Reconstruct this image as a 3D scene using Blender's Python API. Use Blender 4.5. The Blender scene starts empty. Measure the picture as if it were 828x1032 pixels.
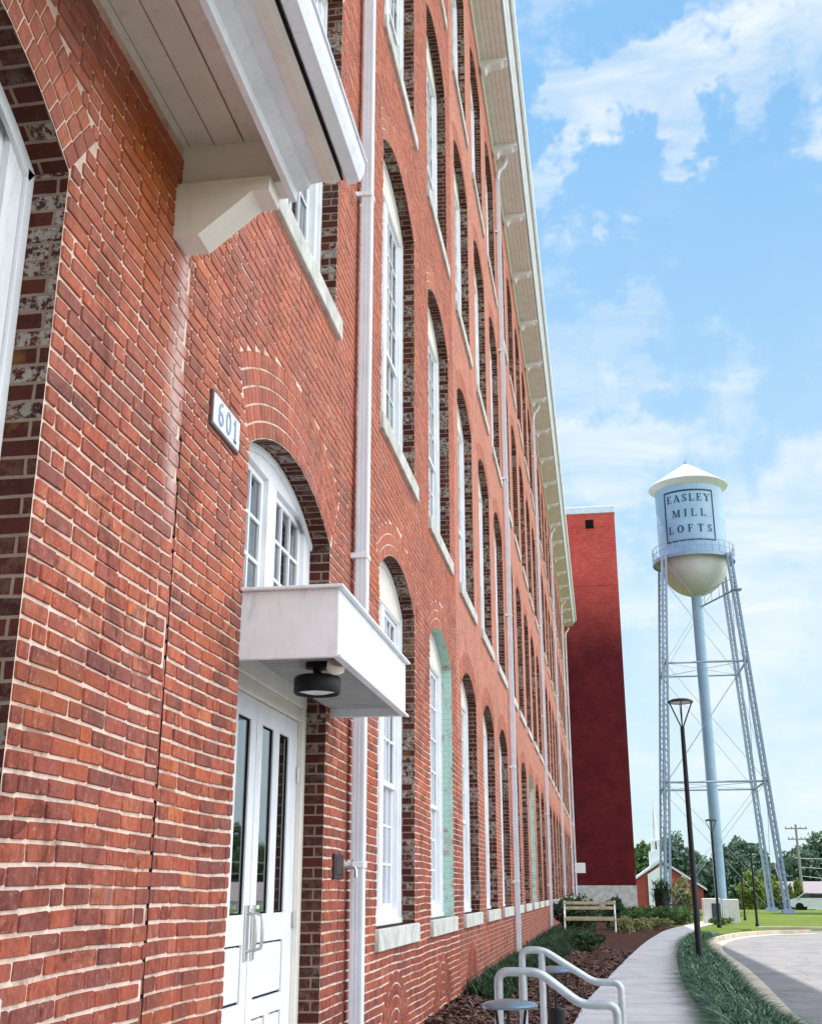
import bpy, math, random
import numpy as np
from mathutils import Vector
random.seed(7); rng = np.random.default_rng(7)
S = bpy.context.scene; COL = S.collection
XW = -1.85      # facade plane of the mill
XP = -1.80      # slightly proud porch wall

# ------------------------------------------------------------------ helpers
def lin(c):
    return tuple(((v/12.92) if v <= .04045 else ((v+.055)/1.055)**2.4) for v in c)
class NT:
    def __init__(s, name):
        s.m = bpy.data.materials.new(name); s.m.use_nodes = True
        s.t = s.m.node_tree; s.n = s.t.nodes; s.l = s.t.links
        s.b = s.n['Principled BSDF']
    def N(s, typ, **k):
        n = s.n.new(typ)
        for a, b in k.items():
            if a.startswith('i_'):
                key = a[2:]
                key = int(key) if key.isdigit() else key
                n.inputs[key].default_value = b
            else: setattr(n, a, b)
        return n
    def L(s, a, b): s.l.new(a, b)
    def math(s, op, a, b=None, c=None, clamp=False):
        n = s.n.new('ShaderNodeMath'); n.operation = op; n.use_clamp = clamp
        for i, v in enumerate((a, b, c)):
            if v is None: continue
            if hasattr(v, 'links'): s.l.new(v, n.inputs[i])
            else: n.inputs[i].default_value = v
        return n.outputs[0]
    def mix(s, f, a, b, blend='MIX'):
        n = s.n.new('ShaderNodeMix'); n.data_type = 'RGBA'; n.blend_type = blend; n.clamp_factor = True
        for i, v in ((0, f), (6, a), (7, b)):
            if hasattr(v, 'links'): s.l.new(v, n.inputs[i])
            else: n.inputs[i].default_value = v if not isinstance(v, tuple) else (*v[:3], 1)
        return n.outputs[2]
    def ramp(s, fac, stops, interp='LINEAR'):
        n = s.n.new('ShaderNodeValToRGB'); cr = n.color_ramp; cr.interpolation = interp
        while len(cr.elements) < len(stops): cr.elements.new(.5)
        for e, (p, c) in zip(cr.elements, stops):
            e.position = p; e.color = (*c[:3], 1) if isinstance(c, tuple) else (c, c, c, 1)
        s.l.new(fac, n.inputs[0]); return n.outputs[0]
    def noise(s, vec=None, scale=5., detail=3., rough=.5, dist=0.):
        n = s.N('ShaderNodeTexNoise', i_Scale=scale, i_Detail=detail, i_Roughness=rough, i_Distortion=dist)
        if vec is not None: s.l.new(vec, n.inputs['Vector'])
        return n.outputs['Fac']
    def pos(s):
        return s.N('ShaderNodeNewGeometry').outputs['Position']
    def objc(s):
        return s.N('ShaderNodeTexCoord').outputs['Object']
    def bump(s, h, strength=.3, dist=.01):
        n = s.N('ShaderNodeBump', i_Strength=strength, i_Distance=dist)
        s.l.new(h, n.inputs['Height']); s.l.new(n.outputs[0], s.b.inputs['Normal'])
    def col(s, c):
        if hasattr(c, 'links'): s.l.new(c, s.b.inputs['Base Color'])
        else: s.b.inputs['Base Color'].default_value = (*c[:3], 1)
    def rough(s, r, spec=.5, metal=0.):
        if hasattr(r, 'links'): s.l.new(r, s.b.inputs['Roughness'])
        else: s.b.inputs['Roughness'].default_value = r
        s.b.inputs['Specular IOR Level'].default_value = spec
        s.b.inputs['Metallic'].default_value = metal

def plain(name, c, r=.5, spec=.4, metal=0., var=.12, scale=6., bump=.0, dirt=None):
    t = NT(name); p = t.objc()
    f = t.noise(p, scale, 5, .6)
    a = tuple(v*(1-var) for v in c); b = tuple(min(1, v*(1+var)) for v in c)
    k = t.ramp(f, [(.3, a), (.7, b)])
    if dirt:
        mz = t.N('ShaderNodeMapping'); mz.inputs['Scale'].default_value = (1.6, 1.6, .30); t.L(p, mz.inputs[0])
        g = t.noise(mz.outputs[0], scale*3.2, 8, .72)
        k = t.mix(t.ramp(g, [(.55, 0.), (.75, dirt[1])]), k, dirt[0])
    t.col(k); t.rough(r, spec, metal)
    if bump: t.bump(t.noise(p, scale*12, 4, .6), bump, .004)
    return t.m

BR = .0686   # course height
BL = .206    # brick pitch
def brick_color(t, rnd, rnd2, p):
    """shared brick colouring: per-brick random -> fired clay colours, with grain and stains"""
    cn = t.math('ADD', t.math('MULTIPLY', rnd, .66), t.math('MULTIPLY_ADD', t.noise(p, 1.7, 4, .6), 1.1, -.38), clamp=True)
    c = t.ramp(cn, [(0., (.075,.022,.026)), (.09, (.17,.045,.046)), (.30, (.27,.058,.040)), (.5, (.37,.066,.034)),
                     (.72, (.47,.090,.038)), (.86, (.52,.155,.085)), (.94, (.62,.15,.025)), (1., (.38,.15,.13))])
    hs = t.N('ShaderNodeHueSaturation'); t.L(c, hs.inputs['Color'])
    t.L(t.math('MULTIPLY_ADD', rnd2, .4, .8), hs.inputs['Value'])
    c = hs.outputs[0]
    g = t.noise(p, 55, 6, .7)
    c = t.mix(t.ramp(g, [(.3, 0.), (.75, .55)]), c, t.mix(.5, c, (.5,.28,.22)))
    ms = t.N('ShaderNodeMapping'); ms.inputs['Scale'].default_value = (1., 2.6, .7); t.L(p, ms.inputs[0])
    bl = t.noise(ms.outputs[0], 17, 7, .78, .6)
    c = t.mix(t.ramp(bl, [(.44, 0.), (.64, .68)]), c, (.11,.028,.026))
    c = t.mix(t.ramp(t.noise(p, 31, 6, .8), [(.56, 0.), (.68, .6)]), c, (.66,.42,.32))
    g2 = t.noise(p, 160, 3, .6)
    c = t.mix(t.ramp(g2, [(.60, 0.), (.72, .7)]), c, (.05,.02,.02))
    return c
def weather(t, c, p, amt=1., dirt=True):
    """large scale weathering of the old wall: pale bloom, lighter high up, darker low down, stains under the porch eave, mortar smear at the joint"""
    sx = t.N('ShaderNodeSeparateXYZ'); t.L(p, sx.inputs[0]); Y, Z = sx.outputs[1], sx.outputs[2]
    big = t.noise(p, .9, 6, .65); med = t.noise(p, 5., 6, .7)
    bloom = t.math('MULTIPLY', t.ramp(med, [(.35, 0.), (.7, 1.)]), t.ramp(big, [(.3, .15), (.65, .55)]))
    c = t.mix(t.math('MULTIPLY', bloom, .55), c, (.58,.27,.19))
    mpz = t.N('ShaderNodeMapping'); mpz.inputs['Scale'].default_value = (3., 3., .35); t.L(p, mpz.inputs[0])
    streak = t.noise(mpz.outputs[0], 1.6, 7, .7)
    c = t.mix(t.ramp(streak, [(.52, 0.), (.68, .55)]), c, t.mix(.75, c, (.07,.02,.018)))
    blot = t.noise(p, 2.6, 7, .78, .7)
    c = t.mix(t.ramp(blot, [(.52, 0.), (.63, .72)]), c, (.07,.022,.018))          # burnt and sooted patches
    c = t.mix(t.ramp(t.noise(p, 1.15, 6, .7, .5), [(.50, 0.), (.64, .38)]), c, (.50,.13,.03))   # iron-orange patches
    # lighter brick above the first metres (fades in irregularly)
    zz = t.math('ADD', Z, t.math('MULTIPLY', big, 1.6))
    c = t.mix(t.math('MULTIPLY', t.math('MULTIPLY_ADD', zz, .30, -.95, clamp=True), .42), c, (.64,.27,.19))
    # darker brick near the ground
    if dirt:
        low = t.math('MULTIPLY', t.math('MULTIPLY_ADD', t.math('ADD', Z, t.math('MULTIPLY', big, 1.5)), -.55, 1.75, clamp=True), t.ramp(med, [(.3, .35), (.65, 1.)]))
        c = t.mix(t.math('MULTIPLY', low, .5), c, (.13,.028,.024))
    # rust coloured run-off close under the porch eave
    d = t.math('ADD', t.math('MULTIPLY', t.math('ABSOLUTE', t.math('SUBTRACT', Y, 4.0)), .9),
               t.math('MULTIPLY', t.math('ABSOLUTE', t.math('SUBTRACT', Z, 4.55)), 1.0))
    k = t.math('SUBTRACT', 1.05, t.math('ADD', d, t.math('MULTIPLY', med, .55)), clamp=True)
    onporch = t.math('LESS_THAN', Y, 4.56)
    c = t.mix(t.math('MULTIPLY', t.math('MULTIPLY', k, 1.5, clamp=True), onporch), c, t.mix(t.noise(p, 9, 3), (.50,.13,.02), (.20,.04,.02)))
    # mortar smeared down the straight joint
    e = t.math('SUBTRACT', 1., t.math('MULTIPLY', t.math('ABSOLUTE', t.math('SUBTRACT', Y, t.math('MULTIPLY_ADD', t.noise(p, 2.2, 3), .30, 4.33))), 7.5), clamp=True)
    zr = t.math('SUBTRACT', 1., t.math('MULTIPLY', t.math('ABSOLUTE', t.math('SUBTRACT', Z, 3.75)), 1.25), clamp=True)
    e = t.math('MULTIPLY', t.math('MULTIPLY', e, t.math('MULTIPLY', zr, 3., clamp=True)), t.ramp(med, [(.30, .3), (.55, 1.)]))
    c = t.mix(t.math('MULTIPLY', e, .85), c, (.62,.44,.40))
    return c

def mat_brick_unit():
    t = NT('brick_unit'); p = t.objc()
    a = t.N('ShaderNodeAttribute', attribute_name='rnd'); b = t.N('ShaderNodeAttribute', attribute_name='rnd2')
    c = brick_color(t, a.outputs['Fac'], b.outputs['Fac'], p)
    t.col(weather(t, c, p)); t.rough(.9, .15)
    t.bump(t.math('ADD', t.noise(p, 90, 6, .75), t.math('MULTIPLY', t.noise(p, 22, 3, .6), 1.5)), .55, .006)
    return t.m
def mat_mortar():
    t = NT('mortar'); p = t.objc()
    c = t.ramp(t.noise(p, 9, 8, .7), [(.3, (.55,.39,.30)), (.5, (.76,.60,.49)), (.75, (.86,.75,.64))])
    c = t.mix(t.ramp(t.noise(p, 2.3, 5, .7), [(.56, 0.), (.66, .7)]), c, (.22,.09,.065))
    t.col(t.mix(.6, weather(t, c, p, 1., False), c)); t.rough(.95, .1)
    t.bump(t.noise(p, 120, 6, .75), .6, .004); return t.m
def mat_brick_pattern(name='brick_pattern', worn_shaded=False, paint=None, dull=1.):
    """procedural courses in UV metres, the same grid, for everything farther away"""
    t = NT(name); uv = t.N('ShaderNodeUVMap').outputs[0]; p = t.objc()
    s = t.N('ShaderNodeSeparateXYZ'); t.L(uv, s.inputs[0]); u, v = s.outputs[0], s.outputs[1]
    wob = t.math('MULTIPLY', t.math('SUBTRACT', t.noise(p, 7, 3), .5), .016)
    u = t.math('ADD', u, wob); v = t.math('ADD', v, t.math('MULTIPLY', wob, .6))
    r = t.math('DIVIDE', v, BR); row = t.math('FLOOR', r); fr = t.math('FRACT', r)
    off = t.math('MULTIPLY', t.math('MODULO', t.math('ABSOLUTE', row), 2.), .5)
    q = t.math('ADD', t.math('DIVIDE', u, BL), off); colu = t.math('FLOOR', q); fq = t.math('FRACT', q)
    cx = t.N('ShaderNodeCombineXYZ'); t.L(row, cx.inputs[0]); t.L(colu, cx.inputs[1])
    wn = t.N('ShaderNodeTexWhiteNoise', noise_dimensions='2D'); t.L(cx.outputs[0], wn.inputs['Vector'])
    sc = t.N('ShaderNodeSeparateColor'); t.L(wn.outputs['Color'], sc.inputs[0])
    c = brick_color(t, sc.outputs[0], sc.outputs[1], p)
    mu = t.math('LESS_THAN', t.math('SUBTRACT', .5, t.math('ABSOLUTE', t.math('SUBTRACT', fq, .5))), .028)
    mv = t.math('LESS_THAN', t.math('SUBTRACT', .5, t.math('ABSOLUTE', t.math('SUBTRACT', fr, .5))), .085)
    m = t.math('MAXIMUM', mu, mv)
    mc = t.ramp(t.noise(p, 8, 6, .7), [(.3, (.48,.32,.24)), (.7, (.76,.60,.48))])
    if worn_shaded:   # old sooty jambs: recess shade put into the brick colour, torn limewash remains
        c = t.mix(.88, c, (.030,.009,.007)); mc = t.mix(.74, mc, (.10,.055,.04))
        w = t.math('MULTIPLY', t.math('MULTIPLY', t.ramp(t.noise(p, 26, 6, .75), [(.46, 0.), (.54, .75)]), t.ramp(t.noise(p, 1.3, 3), [(.42, .1), (.55, 1.)])), t.math('GREATER_THAN', sc.outputs[2], .42))
        c = t.mix(w, c, (.38,.34,.29))
        o = t.ramp(t.noise(p, 3.1, 4, .6), [(.60, 0.), (.68, .6)]); c = t.mix(o, c, (.22,.10,.03))
    if paint:
        g = t.ramp(t.noise(p, 6, 8, .75), [(.38, .25), (.5, .95)])
        c = t.mix(g, c, paint); mc = t.mix(g, mc, tuple(v*.8 for v in paint))
    c = t.mix(m, c, mc)
    if not worn_shaded and not paint: c = weather(t, c, p)
    t.col(c); t.rough(.92, .15)
    h = t.math('ADD', t.math('SUBTRACT', 1., m), t.math('MULTIPLY', t.noise(p, 70, 5, .7), .5))
    t.bump(h, .5, .008); return t.m

M = {}
M['unit'] = mat_brick_unit(); M['mortar'] = mat_mortar(); M['pattern'] = mat_brick_pattern()
M['jamb'] = mat_brick_pattern('worn_shaded_jamb_brick', worn_shaded=True)
M['green_jamb'] = mat_brick_pattern('green_painted_jamb', paint=(.42,.62,.54))
M['white'] = plain('white_paint', (.77,.78,.80), .5, .35, var=.07, scale=4, bump=.12, dirt=((.42,.39,.35), .5))
M['cream'] = plain('cream_paint', (.78,.73,.64), .5, .35, var=.06, scale=3, dirt=((.42,.36,.26), .35))
M['soffit'] = plain('cream_soffit_board', (.74,.67,.56), .6, .3, var=.08, scale=4, dirt=((.35,.27,.17), .5))
M['gutter'] = plain('white_gutter_metal', (.78,.80,.83), .4, .5, var=.06, scale=4, dirt=((.4,.38,.35), .5))
M['pipe'] = plain('white_pipe_metal', (.72,.76,.82), .4, .5, var=.06, scale=5, dirt=((.45,.45,.5), .3))
M['stone'] = plain('sill_stone', (.54,.53,.48), .85, .2, var=.25, scale=7, bump=.4, dirt=((.20,.19,.16), .5))
M['joint'] = plain('dark_joint', (.01,.01,.012), .8, .1)
M['black'] = plain('black_metal', (.007,.007,.008), .45, .3)
M['steel'] = plain('brushed_steel', (.55,.55,.53), .35, .5, .8, dirt=((.3,.3,.28), .3))
M['hood'] = plain('dull_blue_metal', (.20,.25,.30), .3, .5, .6)
M['rail'] = plain('galvanised_rail', (.46,.49,.51), .38, .5, .5, var=.15, scale=14, dirt=((.35,.37,.38), .6))
M['concrete'] = None
def mat_concrete(name, a, b, joint=None, crack=False):
    t = NT(name); p = t.pos()
    c = t.ramp(t.noise(p, 1.3, 8, .7), [(.3, a), (.7, b)])
    c = t.mix(t.ramp(t.noise(p, 40, 4, .7), [(.5, 0.), (.8, .3)]), c, tuple(v*.6 for v in a))
    c = t.mix(t.ramp(t.noise(p, .55, 8, .75, 1.), [(.50, 0.), (.64, .45)]), c, tuple(v*.55 for v in a))
    vc = t.N('ShaderNodeTexVoronoi', i_Scale=.35, feature='DISTANCE_TO_EDGE'); wp = t.N('ShaderNodeVectorMath', operation='ADD'); nz = t.N('ShaderNodeTexNoise', i_Scale=2.2, i_Detail=5.); t.L(p, nz.inputs['Vector']); t.L(p, wp.inputs[0]); t.L(nz.outputs['Color'], wp.inputs[1]); t.L(wp.outputs[0], vc.inputs['Vector'])
    if crack: c = t.mix(t.ramp(vc.outputs['Distance'], [(.0, .8), (.006, 0.)]), c, tuple(v*.3 for v in a))
    if joint:
        s = t.N('ShaderNodeSeparateXYZ'); t.L(p, s.inputs[0])
        f = t.math('FRACT', t.math('DIVIDE', s.outputs[1], joint))
        c = t.mix(t.math('MULTIPLY', t.math('LESS_THAN', f, .014), .9), c, tuple(v*.30 for v in a))
    t.col(c); t.rough(.85, .2); t.bump(t.noise(p, 60, 5, .7), .25, .004); return t.m
M['walk'] = mat_concrete('sidewalk_concrete', (.42,.42,.43), (.54,.54,.55), 1.6)
M['curb'] = mat_concrete('curb_concrete', (.42,.36,.29), (.58,.50,.41), 3.)
M['road'] = mat_concrete('worn_asphalt', (.16,.16,.165), (.24,.235,.235), None, True)
def mat_mulch():
    t = NT('bark_mulch'); p = t.pos()
    v = t.N('ShaderNodeTexVoronoi', i_Scale=26.); t.L(p, v.inputs['Vector'])
    c = t.ramp(v.outputs['Color'], [(0., (.020,.010,.008)), (.5, (.075,.032,.022)), (1., (.17,.075,.05))])
    t.col(t.mix(t.ramp(t.noise(p, 3, 5), [(.4, 0.), (.7, .5)]), c, (.03,.015,.012))); t.rough(.95, .1)
    t.bump(v.outputs['Distance'], .9, .03); return t.m
M['mulch'] = mat_mulch()
def mat_grass():
    t = NT('lawn_grass'); p = t.pos()
    c = t.ramp(t.noise(p, .35, 6, .7), [(.3, (.11,.15,.03)), (.6, (.20,.25,.06)), (.8, (.29,.29,.10))])
    c = t.mix(t.noise(p, 25, 4, .7), c, (.06,.11,.015)); t.col(c); t.rough(.95, .1)
    t.bump(t.noise(p, 30, 5, .8), 1., .06); return t.m
M['grass'] = mat_grass()
def leafmat(name, stops, trans=.25):
    t = NT(name); a = t.N('ShaderNodeAttribute', attribute_name='rnd')
    c = t.ramp(a.outputs['Fac'], stops); t.col(c); t.rough(.55, .3)
    tr = t.N('ShaderNodeBsdfTranslucent'); t.L(c, tr.inputs[0])
    mx = t.N('ShaderNodeMixShader', i_0=trans); out = t.n['Material Output']
    t.L(t.b.outputs[0], mx.inputs[1]); t.L(tr.outputs[0], mx.inputs[2]); t.L(mx.outputs[0], out.inputs[0]); return t.m
M['leaf_dark'] = leafmat('dark_leaves', [(0., (.018,.045,.024)), (.5, (.040,.085,.035)), (1., (.085,.14,.05))])
M['leaf_hazed'] = leafmat('hazed_far_leaves', [(0., (.050,.095,.075)), (.5, (.095,.155,.105)), (1., (.17,.25,.15))])  # distance haze put into the leaf colour
M['leaf_mid'] = leafmat('mid_leaves', [(0., (.03,.07,.02)), (.5, (.065,.13,.035)), (1., (.13,.20,.06))])
M['leaf_light'] = leafmat('light_leaves', [(0., (.08,.13,.02)), (.5, (.16,.22,.04)), (1., (.26,.28,.07))])
M['leaf_blue'] = leafmat('strap_leaves', [(0., (.010,.030,.016)), (.5, (.045,.11,.055)), (.78, (.18,.32,.18)), (1., (.38,.52,.34))], .15)
M['leaf_gold'] = leafmat('golden_leaves', [(0., (.10,.10,.03)), (.5, (.22,.22,.08)), (1., (.38,.36,.18))])
M['bark'] = plain('bark', (.12,.09,.07), .9, .1, var=.4, scale=4)
M['wood'] = plain('bench_timber', (.42,.34,.23), .7, .2, var=.25, scale=5)

def glassmat(name, c, r=.03, spec=.9):
    t = NT(name); t.col(c); t.rough(r, spec); t.b.inputs['Coat Weight'].default_value = .6; t.b.inputs['Coat Roughness'].default_value = .02
    p = t.objc(); t.bump(t.noise(p, 3.5, 2), .06, .01); return t.m
M['glass'] = glassmat('dark_window_glass', (.015,.022,.032))
M['glass_blind'] = glassmat('glass_over_pale_blind', (.30,.34,.40), .05)
M['door_glass'] = glassmat('door_glass', (.004,.006,.007), .02, 1.)
M['door_glass'].node_tree.nodes['Principled BSDF'].inputs['IOR'].default_value = 2.

class MB:
    """collects geometry for ONE mesh object"""
    def __init__(s): s.v = []; s.f = []; s.mi = []; s.uv = []; s.at = []
    def quad(s, pts, mi=0, uv=None, at=None):
        b = len(s.v); s.v.extend([tuple(p) for p in pts]); s.f.append(tuple(range(b, b+len(pts)))); s.mi.append(mi)
        s.uv.append(uv if uv else [(0, 0)]*len(pts)); s.at.append(at if at else (0., 0.))
    def box(s, x0, x1, y0, y1, z0, z1, mi=0, bev=0.):
        if bev > 0: return s.bbox(x0, x1, y0, y1, z0, z1, mi, bev)
        P = [(x, y, z) for x in (x0, x1) for y in (y0, y1) for z in (z0, z1)]
        for idx in ((0,1,3,2), (4,6,7,5), (0,4,5,1), (2,3,7,6), (0,2,6,4), (1,5,7,3)):
            s.quad([P[i] for i in idx], mi)
    def bbox(s, x0, x1, y0, y1, z0, z1, mi, b):
        import bmesh
        bm = bmesh.new(); bmesh.ops.create_cube(bm, size=1.)
        for v in bm.verts:
            v.co = Vector(((x0+x1)/2+v.co.x*(x1-x0), (y0+y1)/2+v.co.y*(y1-y0), (z0+z1)/2+v.co.z*(z1-z0)))
        b = min(b, .45*min(x1-x0, y1-y0, z1-z0))
        bmesh.ops.bevel(bm, geom=bm.edges[:], offset=b, segments=1, affect='EDGES')
        for f in bm.faces: s.quad([tuple(v.co) for v in f.verts], mi)
        bm.free()
    def prism(s, poly, axis, a0, a1, mi=0):
        """extrude polygon (2D) along axis; axis 'y': poly=(x,z); 'x': poly=(y,z); 'z': poly=(x,y)"""
        def P(p, a): return {'y': (p[0], a, p[1]), 'x': (a, p[0], p[1]), 'z': (p[0], p[1], a)}[axis]
        n = len(poly)
        s.quad([P(p, a0) for p in poly], mi); s.quad([P(p, a1) for p in reversed(poly)], mi)
        for i in range(n):
            a, b = poly[i], poly[(i+1) % n]
            s.quad([P(b, a0), P(a, a0), P(a, a1), P(b, a1)], mi)
    def tube(s, pts, r, n=12, mi=0, cap=True):
        pts = [Vector(p) for p in pts]; rs = r if isinstance(r, (list, tuple)) else [r]*len(pts)
        rings = []; up = Vector((0, 0, 1))
        for i, p in enumerate(pts):
            d = (pts[min(i+1, len(pts)-1)]-pts[max(i-1, 0)]).normalized()
            a = d.cross(up if abs(d.z) < .95 else Vector((1, 0, 0))).normalized()
            if i and a.dot(pa) < 0: a = -a
            pa = a; b = d.cross(a)
            rings.append([p+a*math.cos(2*math.pi*k/n)*rs[i]+b*math.sin(2*math.pi*k/n)*rs[i] for k in range(n)])
        for i in range(len(rings)-1):
            for k in range(n):
                s.quad([rings[i][k], rings[i][(k+1) % n], rings[i+1][(k+1) % n], rings[i+1][k]], mi)
        if cap: s.quad(rings[0][::-1], mi); s.quad(rings[-1], mi)
    def lathe(s, prof, c=(0, 0, 0), n=32, mi=0):
        """prof: list of (r,z)"""
        for (r0, z0), (r1, z1) in zip(prof[:-1], prof[1:]):
            for k in range(n):
                a, b = 2*math.pi*k/n, 2*math.pi*(k+1)/n
                P = lambda r, z, t: (c[0]+r*math.cos(t), c[1]+r*math.sin(t), c[2]+z)
                if r0 < 1e-5: s.quad([P(r0,z0,a), P(r1,z1,b), P(r1,z1,a)][::-1], mi)
                elif r1 < 1e-5: s.quad([P(r0,z0,a), P(r0,z0,b), P(r1,z1,a)], mi)
                else: s.quad([P(r0,z0,a), P(r0,z0,b), P(r1,z1,b), P(r1,z1,a)], mi)
    def build(s, name, mats, parent=None, smooth=False, attr=False, loc=None, merge=False):
        me = bpy.data.meshes.new(name); me.from_pydata(s.v, [], s.f)
        mats = mats if isinstance(mats, (list, tuple)) else [mats]
        for m in mats: me.materials.append(m)
        me.polygons.foreach_set('material_index', s.mi)
        uvl = me.uv_layers.new(name='UVMap')
        flat = [c for u in s.uv for p in u for c in p]; uvl.data.foreach_set('uv', flat)
        if attr:
            for k, nm in enumerate(('rnd', 'rnd2')):
                a = me.attributes.new(nm, 'FLOAT', 'FACE'); a.data.foreach_set('value', [q[k] for q in s.at])
        if merge or smooth:
            import bmesh
            bm = bmesh.new(); bm.from_mesh(me); bmesh.ops.remove_doubles(bm, verts=bm.verts, dist=1e-5)
            bmesh.ops.recalc_face_normals(bm, faces=bm.faces); bm.to_mesh(me); bm.free()
        if smooth:
            me.polygons.foreach_set('use_smooth', [True]*len(me.polygons))
            me.set_sharp_from_angle(angle=math.radians(35)) if hasattr(me, 'set_sharp_from_angle') else None
        me.update()
        o = bpy.data.objects.new(name, me); COL.objects.link(o)
        if parent: o.parent = parent
        if loc: o.location = loc
        return o
def tag(o, label=None, cat=None, group=None, kind=None):
    if label: o['label'] = label
    if cat: o['category'] = cat
    if group: o['group'] = group
    if kind: o['kind'] = kind
    return o
def empty(name, loc=(0, 0, 0), **k):
    o = bpy.data.objects.new(name, None); COL.objects.link(o); o.location = loc; o.empty_display_size = .3
    return tag(o, **k)
def copy_tree(o, parent=None):
    c = o.copy(); COL.objects.link(c); c.parent = parent
    for ch in list(o.children): copy_tree(ch, c)
    return c

# ------------------------------------------------------------------ the mill
MILL = empty('brick_mill', (XW, 40, 0), label='long four-storey red brick mill with arched white windows and a deep bracketed eave', cat='building')
def under(o):   # geometry is in world metres; keep it so under an offset parent
    o.matrix_parent_inverse = MILL.matrix_world.inverted() if False else o.matrix_parent_inverse
    return o
MILL.location = (0, 0, 0)

W_ = 2.04
FLO = [(1.20, 4.28, .32), (5.77, 8.85, .32), (10.37, 13.44, .32), (14.95, 18.02, .32)]
COLS = [9.70+3.14*k for k in range(24)]      # window left edges
YE = 83.0; ZT = 19.35
def arc(y0, y1, zs, rise, n=12):
    c = (y1-y0)/2; R = (c*c+rise*rise)/(2*rise); yc = (y0+y1)/2; zc = zs+rise-R
    a = math.asin(c/R)
    return [(yc+R*math.sin(-a+2*a*i/n), zc+R*math.cos(-a+2*a*i/n)) for i in range(n+1)], R, yc, zc, a

class Opening:
    nr = 3
    def __init__(s, y0, y1, zb, zs, rise): s.y0, s.y1, s.zb, s.zs, s.rise = y0, y1, zb, zs, rise; s.pts, s.R, s.yc, s.zc, s.a = arc(y0, y1, zs, rise)
def wall_mesh(mb, X, ya, yb, za, zb, ops, mats_for, depth=.17, jamb=lambda o: 2):
    """flat wall with arched openings; mats_for(y)->index; jambs and soffits of openings included"""
    ys = sorted(set([ya, yb]+[o.y0 for o in ops]+[o.y1 for o in ops]+[15.43] if ya < 15.43 < yb else [ya, yb]+[o.y0 for o in ops]+[o.y1 for o in ops]))
    for a, b in zip(ys[:-1], ys[1:]):
        mid = (a+b)/2; mi = mats_for(mid)
        col = sorted([o for o in ops if o.y0 <= mid <= o.y1], key=lambda o: o.zb)
        z = za
        def Q(y0, y1, z0, z1, z2=None, z3=None):
            z2 = z1 if z2 is None else z2; z3 = z0 if z3 is None else z3
            mb.quad([(X,y0,z0), (X,y1,z3), (X,y1,z2), (X,y0,z1)], mi, [(y0,z0), (y1,z3), (y1,z2), (y0,z1)])
        if not col: Q(a, b, za, zb); continue
        for i, o in enumerate(col):
            if o.zb > z+1e-4: Q(a, b, z, o.zb)
            top = col[i+1].zb if i+1 < len(col) else zb
            for (p, q) in zip(o.pts[:-1], o.pts[1:]):
                Q(p[0], q[0], p[1], top, top, q[1])
            z = top
            if i+1 == len(col): pass
            # next opening starts exactly at 'top'
            if i+1 < len(col): z = col[i+1].zb
    for o in ops:
        j = jamb(o); D = X-depth
        for y, s in ((o.y0, -1), (o.y1, 1)):
            pts = [(X,y,o.zb), (D,y,o.zb), (D,y,o.zs), (X,y,o.zs)]
            uv = [(y*1.7, o.zb), (y*1.7+depth, o.zb), (y*1.7+depth, o.zs), (y*1.7, o.zs)]
            mb.quad(pts if s > 0 else pts[::-1], j, uv if s > 0 else uv[::-1])
        L = 0
        for (p, q) in zip(o.pts[:-1], o.pts[1:]):
            d = math.dist(p, q)
            mb.quad([(X,p[0],p[1]), (D,p[0],p[1]), (D,q[0],q[1]), (X,q[0],q[1])], j if j == 3 else 2, [(0, L), (depth, L), (depth, L+d), (0, L+d)]); L += d
        mb.quad([(X,o.y0,o.zb), (X,o.y1,o.zb), (D,o.y1,o.zb), (D,o.y0,o.zb)], j, [(0, 0)]*4)

def brick(mb, X, y0, y1, z0, z1, mi, fr=None, rot=None, ph=0.):
    """one weathered brick face standing 3-6 mm proud of the mortar"""
    if y1-y0 < .025: return
    p = .0045+random.random()*.004; b = .0025
    j = lambda: random.uniform(-.003, .003)
    r = random.random(); at = (r if random.random() < .96 else .02, random.random())
    wv = lambda y: .0045*math.sin(y*2.3+ph*.21)+.003*math.sin(y*5.9+ph*.13+1)
    ctr = [(y0+j(), z0+j()+wv(y0)), (y1+j(), z0+j()+wv(y1)), (y1+j(), z1+j()+wv(y1)), (y0+j(), z1+j()+wv(y0))]
    p += .003*random.random(); tl = random.uniform(-.0015, .0015)
    O = []; c0 = min(.006, (y1-y0)*.3)
    for k in range(4):
        a, q, n = ctr[k-1], ctr[k], ctr[(k+1) % 4]; w1 = c0*random.uniform(.4, 1.3); w2 = c0*random.uniform(.4, 1.3)
        for e, w in ((a, w1), (n, w2)):
            L = math.dist(q, e); w = min(w, L*.3); O.append((q[0]+(e[0]-q[0])*w/L, q[1]+(e[1]-q[1])*w/L))
    cy, cz = (y0+y1)/2, sum(c[1] for c in ctr)/4; ky = 1-2*b/(y1-y0); kz = 1-2*b/(z1-z0)
    F = [(X+p+tl*(1 if q[0] > cy else -1), cy+(q[0]-cy)*ky, cz+(q[1]-cz)*kz) for q in O]; B = [(X-.001, *q) for q in O]
    mb.quad(F, mi, None, at)
    for k in range(8):
        m = (k+1) % 8; mb.quad([B[k], B[m], F[m], F[k]], mi, None, at)

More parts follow.
